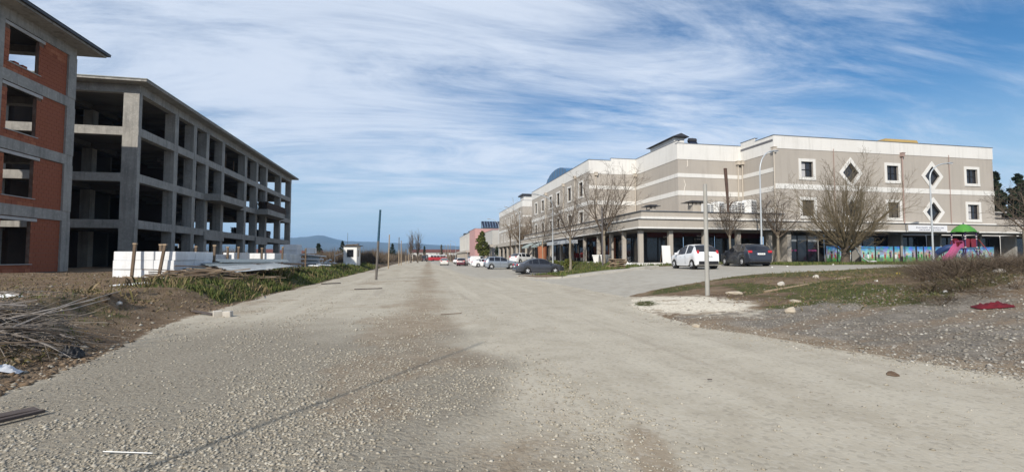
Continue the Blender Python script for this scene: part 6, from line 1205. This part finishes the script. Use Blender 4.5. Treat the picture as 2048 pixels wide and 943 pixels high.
# ================================================================ playground slide
def playground():
    x,y=41.2,28.3; z=zgs(x,y); root=thing('playground_slide','playground tower with green roof, pink slide and ladder, before the kindergarten','playground',(x,y,z)); root.scale=(.68,.75,.97)
    purple=mat('post_purple',(.055,.03,.10),.5); pinks=mat('slide_pink',(.42,.10,.22),.5,(.34,.08,.18),3,.7); red=mat('panel_red',(.18,.02,.035),.5); green=mat('roof_green',(.06,.24,.03),.55,(.10,.28,.06),3,.6); blue=mat('slide_blue',(.015,.04,.13),.5); yel=mat('trim_pale',(.6,.55,.5),.5)
    for a in (-.8,.8):
        for b in (-.6,.6):
            p=part('post',MB().tube([(a,b,-.05),(a,b,2.5)],.06,10),purple,root,sm=40)
            for zz in (1.25,1.9,2.1): part('collar',MB().lathe([(.065,zz),(.075,zz+.01),(.075,zz+.06),(.065,zz+.07)],10,(a,b,0)),yel,p)
    part('deck',MB().box(-.85,.85,-.65,.65,1.15,1.22),purple,root)
    part('side_panel',MB().box(-.74,-.2,-.62,-.58,1.28,1.95).box(.08,.74,-.62,-.58,1.28,1.95),red,root,bev=.02); part('side_panel',MB().box(-.74,.74,.58,.62,1.28,1.95),red,root,bev=.02); part('side_panel',MB().box(.78,.82,-.5,.5,1.28,1.95),red,root)
    r=MB(); n=12; rings=[(1.12,.85,2.48),(.9,.68,2.75),(.55,.42,2.98),(.2,.16,3.09),(.02,.02,3.11)]
    for a,b,zz in rings:
        for j in range(n):
            t=2*math.pi*j/n; q=lambda v:math.copysign(abs(v)**.6,v); r.v.append((a*q(math.cos(t)),b*q(math.sin(t)),zz+(.04 if j%3==0 else 0)))
    for i in range(len(rings)-1):
        for j in range(n): r.f.append((i*n+j,i*n+(j+1)%n,(i+1)*n+(j+1)%n,(i+1)*n+j))
    ro=part('roof',r,green,root,sm=28); part('finial',MB().lathe([(.05,3.08),(.06,3.16),(.03,3.24),(.001,3.26)],8),purple,ro); part('roof_rim',MB().box(-1.0,1.0,-.76,-.70,2.42,2.5),black_trim,ro); part('roof_rim',MB().box(-1.0,1.0,.70,.76,2.42,2.5),black_trim,ro)
    # wavy slide to the left
    s=MB(); path=[(-.8,1.3),(-1.1,1.28),(-1.5,1.02),(-2.0,.62),(-2.5,.35),(-2.9,.25)]; sec=[(-.32,.30),(-.28,.05),(0,.0),(.28,.05),(.32,.30),(.36,.30),(.31,-.04),(-.31,-.04),(-.36,.30)]
    for a,zz in path:
        for b,h in sec: s.v.append((a,b-.1,zz+h))
    k=len(sec)
    for i in range(len(path)-1):
        for j in range(k): s.f.append((i*k+j,i*k+(j+1)%k,(i+1)*k+(j+1)%k,(i+1)*k+j))
    sl_=part('slide',s,pinks,root,sm=40); part('slide_hood',MB().tube([(-.82,-.46,1.25),(-.86,-.44,1.75),(-.86,.25,1.75),(-.82,.27,1.25)],[.04]*4,8),pinks,sl_,sm=40)
    # second, blue slide behind and its tube mouth
    part('tube_slide',MB().tube([(-.8,.5,1.3),(-1.2,.8,1.25),(-1.5,1.3,1.0),(-1.5,1.9,.6)],[.25,.25,.25,.25],12,cap=False),blue,root,sm=40); part('tube_panel',MB().lathe([(.33,0),(.45,0),(.45,.04),(.33,.04)],16,(-.84,.3,1.55),'x'),red,root)
    part('tube_slide',MB().tube([(-.45,-.2,.75),(-.7,-.35,.5),(-.75,-.45,.2)],[.2,.2,.2],12,cap=False),blue,root,sm=40)
    lad=part('ladder',MB().tube([(.25,-.66,1.2),(.55,-1.3,0)],.035,8).tube([(.85,-.66,1.2),(1.15,-1.3,0)],.035,8),purple,root)
    for q in range(6): t=q/6+.08; part('rung',MB().box(.27+.3*(1-t),.9+.3*(1-t)-.02,-1.3+.64*t-.07,-1.3+.64*t+.07,1.2*t-.02,1.2*t+.01),yel if q%2 else purple,lad)
    part('grab_rail',MB().tube([(.95,-.7,1.9),(1.25,-1.1,1.2),(1.6,-1.6,.1)],.03,8),mat('rail_red',(.3,.05,.04),.5),root,sm=40)
playground()
# ================================================================ loose things on the ground
def rock(name,label,x,y,s,m,seed,flat=.6,group=None,cat='stone',up=0.0):
    rr=random.Random(seed); bm=bmesh.new(); bmesh.ops.create_icosphere(bm,subdivisions=2,radius=1)
    for v in bm.verts: k=1+.35*(math.sin(v.co.x*3+seed)*math.cos(v.co.y*2.6+seed*2)+rr.uniform(-.25,.25)); v.co=Vector((v.co.x*s[0]*k*.8,v.co.y*s[1]*k*.8,v.co.z*s[2]*k*.8))
    me=bpy.data.meshes.new(name); bm.to_mesh(me); bm.free(); o=obj(name,me,m); o.location=(x,y,zgs(x,y)+s[2]*.22+up); o.rotation_euler=(0,0,rr.uniform(0,6)); return tag(o,label,cat,group)
rock_w=mat('rock_white',(.50,.47,.42),.9,(.36,.33,.285),6,.7,.4,20); rock_t=mat('rock_tan',(.46,.40,.31),.9,(.33,.28,.22),5,.7,.4,20)
for i,(x,y,s,m,lab) in enumerate(((8.44,9.35,(.17,.14,.12),rock_t,'big rounded stone at the edge of the grey stones'),(12.2,13.9,(.22,.15,.11),rock_w,'white stone lying beside the long plank'),(14.3,14.6,(.15,.12,.1),rock_w,'white stone at the far end of the long plank'),(10.0,13.4,(.34,.22,.08),rock_t,'flat tan slab right of the concrete post'),(9.7,10.6,(.25,.14,.06),rock_t,'flat tan stone in the weeds right of the pale gravel'),(5.75,8.95,(.09,.08,.07),rock_t,'lone tan stone on the smooth road edge'),(-6.8,12.4,(.13,.09,.07),rock_w,'pale block shaped stone on the left bank'),(14.0,8.9,(.16,.12,.08),rock_w,'white grey rubble lump in the brambles'),(14.7,8.6,(.2,.15,.1),rock_t,'tan rubble lump in the brambles'),(15.4,9.0,(.14,.11,.08),rock_w,'smaller rubble lump in the brambles, farthest right'),(13.0,6.4,(.3,.2,.14),rock_t,'grey boulder at the right edge beyond the red cloth'),(-5.1,8.4,(.12,.1,.06),rock_t,'tan stone at the foot of the brush heap'))): rock('stone',lab,x,y,s,m,i+3,group='larger loose stones')
for i,(x,y,lab) in enumerate(((11.9,8.6,'white crumpled paper ball low on the bramble mound'),(12.9,11.1,'small white scrap on the grass slope'),(21.0,24.6,'white pebble at the verge left side, near the dark hatchback'),(22.6,25.2,'white litter bit at the verge beside the dark hatchback'),(26.5,25.7,'white litter bit farther right on the verge'))): rock('litter',lab,x,y,(.07,.05,.045),white_plastic,i+40,cat='litter',group='white litter')
yb=rock('litter','small yellow bag on the grass by the side street',18.7,15.2,(.09,.06,.09),mat('yellow_bag',(.55,.42,.02),.6),50,cat='litter')
def plank(label,p,q,w,h,m,name='plank',group=None,lift=.03):
    a=Vector((p[0],p[1],zgs(*p)+lift)); b=Vector((q[0],q[1],zgs(*q)+lift)); c=(a+b)/2; o=part(name,MB().bar(a-c,b-c,w,h),m,None,bev=.004); o.location=c; return tag(o,label,'plank' if name=='plank' else name.replace('_',' '),group)
plank('long pale plank lying across the bare ground right of the concrete post',(10.7,12.85),(14.8,13.7),.10,.05,wood_pale)
plank('thin white stick lying on the gravel at lower left',(-2.27,4.02),(-1.89,3.91),.009,.008,white_plastic,lift=.03)
plank('dark weathered board at the lower left edge of the gravel',(-3.95,4.75),(-3.52,5.25),.14,.025,mat('board_dark',(.07,.055,.05),.9,(.12,.10,.09),4,.7),lift=.035)
plank('second dark board beside the first at the lower left edge',(-3.75,4.65),(-3.40,5.16),.05,.03,MATS['board_dark'],lift=.04)
plank('short grey board lying towards the two pale blocks at the bank foot',(-5.85,13.8),(-5.0,12.98),.10,.03,MATS['board_dark'],lift=.04)
plank('dark stick on the gravel short of the teal pole',(-2.9,22.5),(-1.7,23.0),.05,.04,MATS['board_dark']); plank('short dark stick near the bank grass foot',(-5.3,27.5),(-4.4,28.2),.09,.05,MATS['board_dark']); plank('thin twig lying on the middle of the gravel road',(.55,12.0),(1.1,12.15),.02,.02,twig); plank('pale thin stick leaning in the grass at the bank foot',(-5.9,19.5),(-5.5,18.2),.03,.02,wood_pale,lift=.08); plank('small dark chip on the smooth right lane',(3.35,5.0),(3.40,4.98),.014,.012,MATS['board_dark'])
for i,(x,y,rz,lab) in enumerate(((-4.93,12.95,25,'left of two pale concrete blocks at the foot of the bank'),(-4.66,12.85,-10,'right of two pale concrete blocks at the foot of the bank'))):
    o=part('concrete_block',MB().box(-.1,.1,-.07,.07,0,.15),rock_w,None,bev=.012); o.location=(x,y,zgs(x,y)-.01); o.rotation_euler=(.05,-.04,R(rz)); tag(o,lab,'block','pale concrete blocks')
def cloth(name,label,cat,x,y,w,d,h,m,seed,rz=0,n=14,up=.02):
    rr=np.random.RandomState(seed); U,Vv=np.meshgrid(np.linspace(-1,1,n*2),np.linspace(-1,1,n)); k=1-.25*fbm(U*2+seed,Vv*2,1.0,3,seed); X=U*w/2*k; Y=Vv*d/2*k*(1-.2*np.abs(U)); Z=np.maximum(0,h*(fbm(U*4+9,Vv*3,1.0,3,seed+3)**1.4)*(1-np.maximum(np.abs(U),np.abs(Vv))**3))+up
    c,s_=math.cos(R(rz)),math.sin(R(rz)); XX=X*c-Y*s_; YY=X*s_+Y*c; z0=zgs(x,y); Z=Z+zg(x+XX,y+YY)-z0; V_=np.stack([XX,YY,Z],-1).reshape(-1,3); a,b=U.shape; i=np.arange(a*b).reshape(a,b); F_=np.stack([i[:-1,:-1],i[:-1,1:],i[1:,1:],i[1:,:-1]],-1).reshape(-1,4)
    me=fastmesh(name,V_,F_); smooth(me,60); o=obj(name,me,m); o.location=(x,y,z0); return tag(o,label,cat)
cloth('red_cloth','crumpled dark red cloth lying on the stony ground at the right edge','cloth',11.05,7.15,.66,.42,.14,mat('cloth_red',(.13,.008,.016),.9,(.07,.006,.011),6,.8),3,-25)
cloth('plastic_strip','long white plastic strip lying on the brown bank before the foam stack','plastic sheet',-9.3,17.8,1.5,.28,.09,white_plastic,4,44)
cloth('plastic_bag','pale plastic bag at the foot of the brush heap, left edge','bag',-4.95,6.75,.5,.22,.14,mat('bag_pale',(.55,.57,.6),.5),5,20)
cloth('plastic_scrap','white plastic scrap at the left edge of the bank','plastic sheet',-8.85,12.2,.55,.25,.1,white_plastic,6,10)
cloth('plastic_sheet','crumpled white sheet on the corner grass between the bare trees','plastic sheet',12.6,34.6,1.9,.7,.22,white_plastic,7,5)
cloth('plastic_sheet','white sheet scrap left of the arcade path on the grass','plastic sheet',15.9,33.6,1.0,.5,.3,white_plastic,8,15)
cloth('bag_heap','dark plastic rag beneath the brush heap branches','bag',-4.9,7.9,.3,.25,.3,black_trim,9,0)
eb=rock('earth_mound','low mound of tan earth and straw beside the sedan bonnet',10.9,32.9,(.8,.6,.16),mat('mound_earth',(.22,.165,.10),.95,(.15,.12,.06),3,.8,.5,30),77,cat='mound')
# flat stacked slabs (broken pallets) in the corner grass
rr=random.Random(31); cx,cy=14.0,31.3
for k in range(5):
    for q in range(4):
        o=part('pallet_board',MB().obox((0,0,0),(rr.uniform(.42,.6),0,0),(0,.10,0),(0,0,.02)),wood_pale,None); o.location=(cx+rr.uniform(-.1,.1),cy+(q-1.5)*.26,zgs(cx,cy)+.07+k*.13); o.rotation_euler=(rr.uniform(-.08,.08),rr.uniform(-.1,.1),rr.uniform(-.15,.15)); tag(o,'rough pale board in the low stack on the corner grass','board','boards in the low stack')
    if k<4:
        for q in (-.35,.35): o=part('pallet_block',MB().box(-.05,.05,-.45,.45,-.045,.045),wood,None); o.location=(cx+q,cy,zgs(cx,cy)+.135+k*.13); tag(o,'short wood spacer inside the low board stack on the corner grass','board','spacers in the low stack')
rock('earth_clod','dark brown clod of broken earth on the smooth lane at right',5.84,4.86,(.17,.08,.022),mat('clod_earth',(.11,.065,.035),.95,(.2,.14,.09),12,.8,.6,40),88,cat='clod')
# kerb stones of the corner island
kerb_m=mat('kerb_concrete',(.40,.38,.34),.9,(.30,.285,.25),2,.8,.3,20)
kp=[(7.35,33.2),(7.3,31.6),(7.6,30.2),(8.1,29.0),(8.9,28.25),(10.0,28.0),(11.5,28.05),(13.0,28.15),(14.5,28.35),(15.8,28.8)]
kb=thing('kerb','low worn concrete kerb round the grassy corner','kerb',(10,29,zgs(10,29))); pts=[]
for i in range(len(kp)-1):
    a,b=Vector((*kp[i],0)),Vector((*kp[i+1],0)); n=max(1,int((b-a).length/.8)); 
    for k in range(n): pts.append((a.lerp(b,k/n),a.lerp(b,(k+1)/n)))
for a,b in pts:
    d=(b-a).normalized()*.012; p=a+d; q=b-d; za=zgs(p.x,p.y); zb_=zgs(q.x,q.y); zz=max(za,zb_); off=Vector((10,29,zgs(10,29)))
    part('kerb_stone',MB().bar(Vector((p.x,p.y,za+.02))-off,Vector((q.x,q.y,zb_+.02))-off,.16,.2),kerb_m,kb,bev=.015)
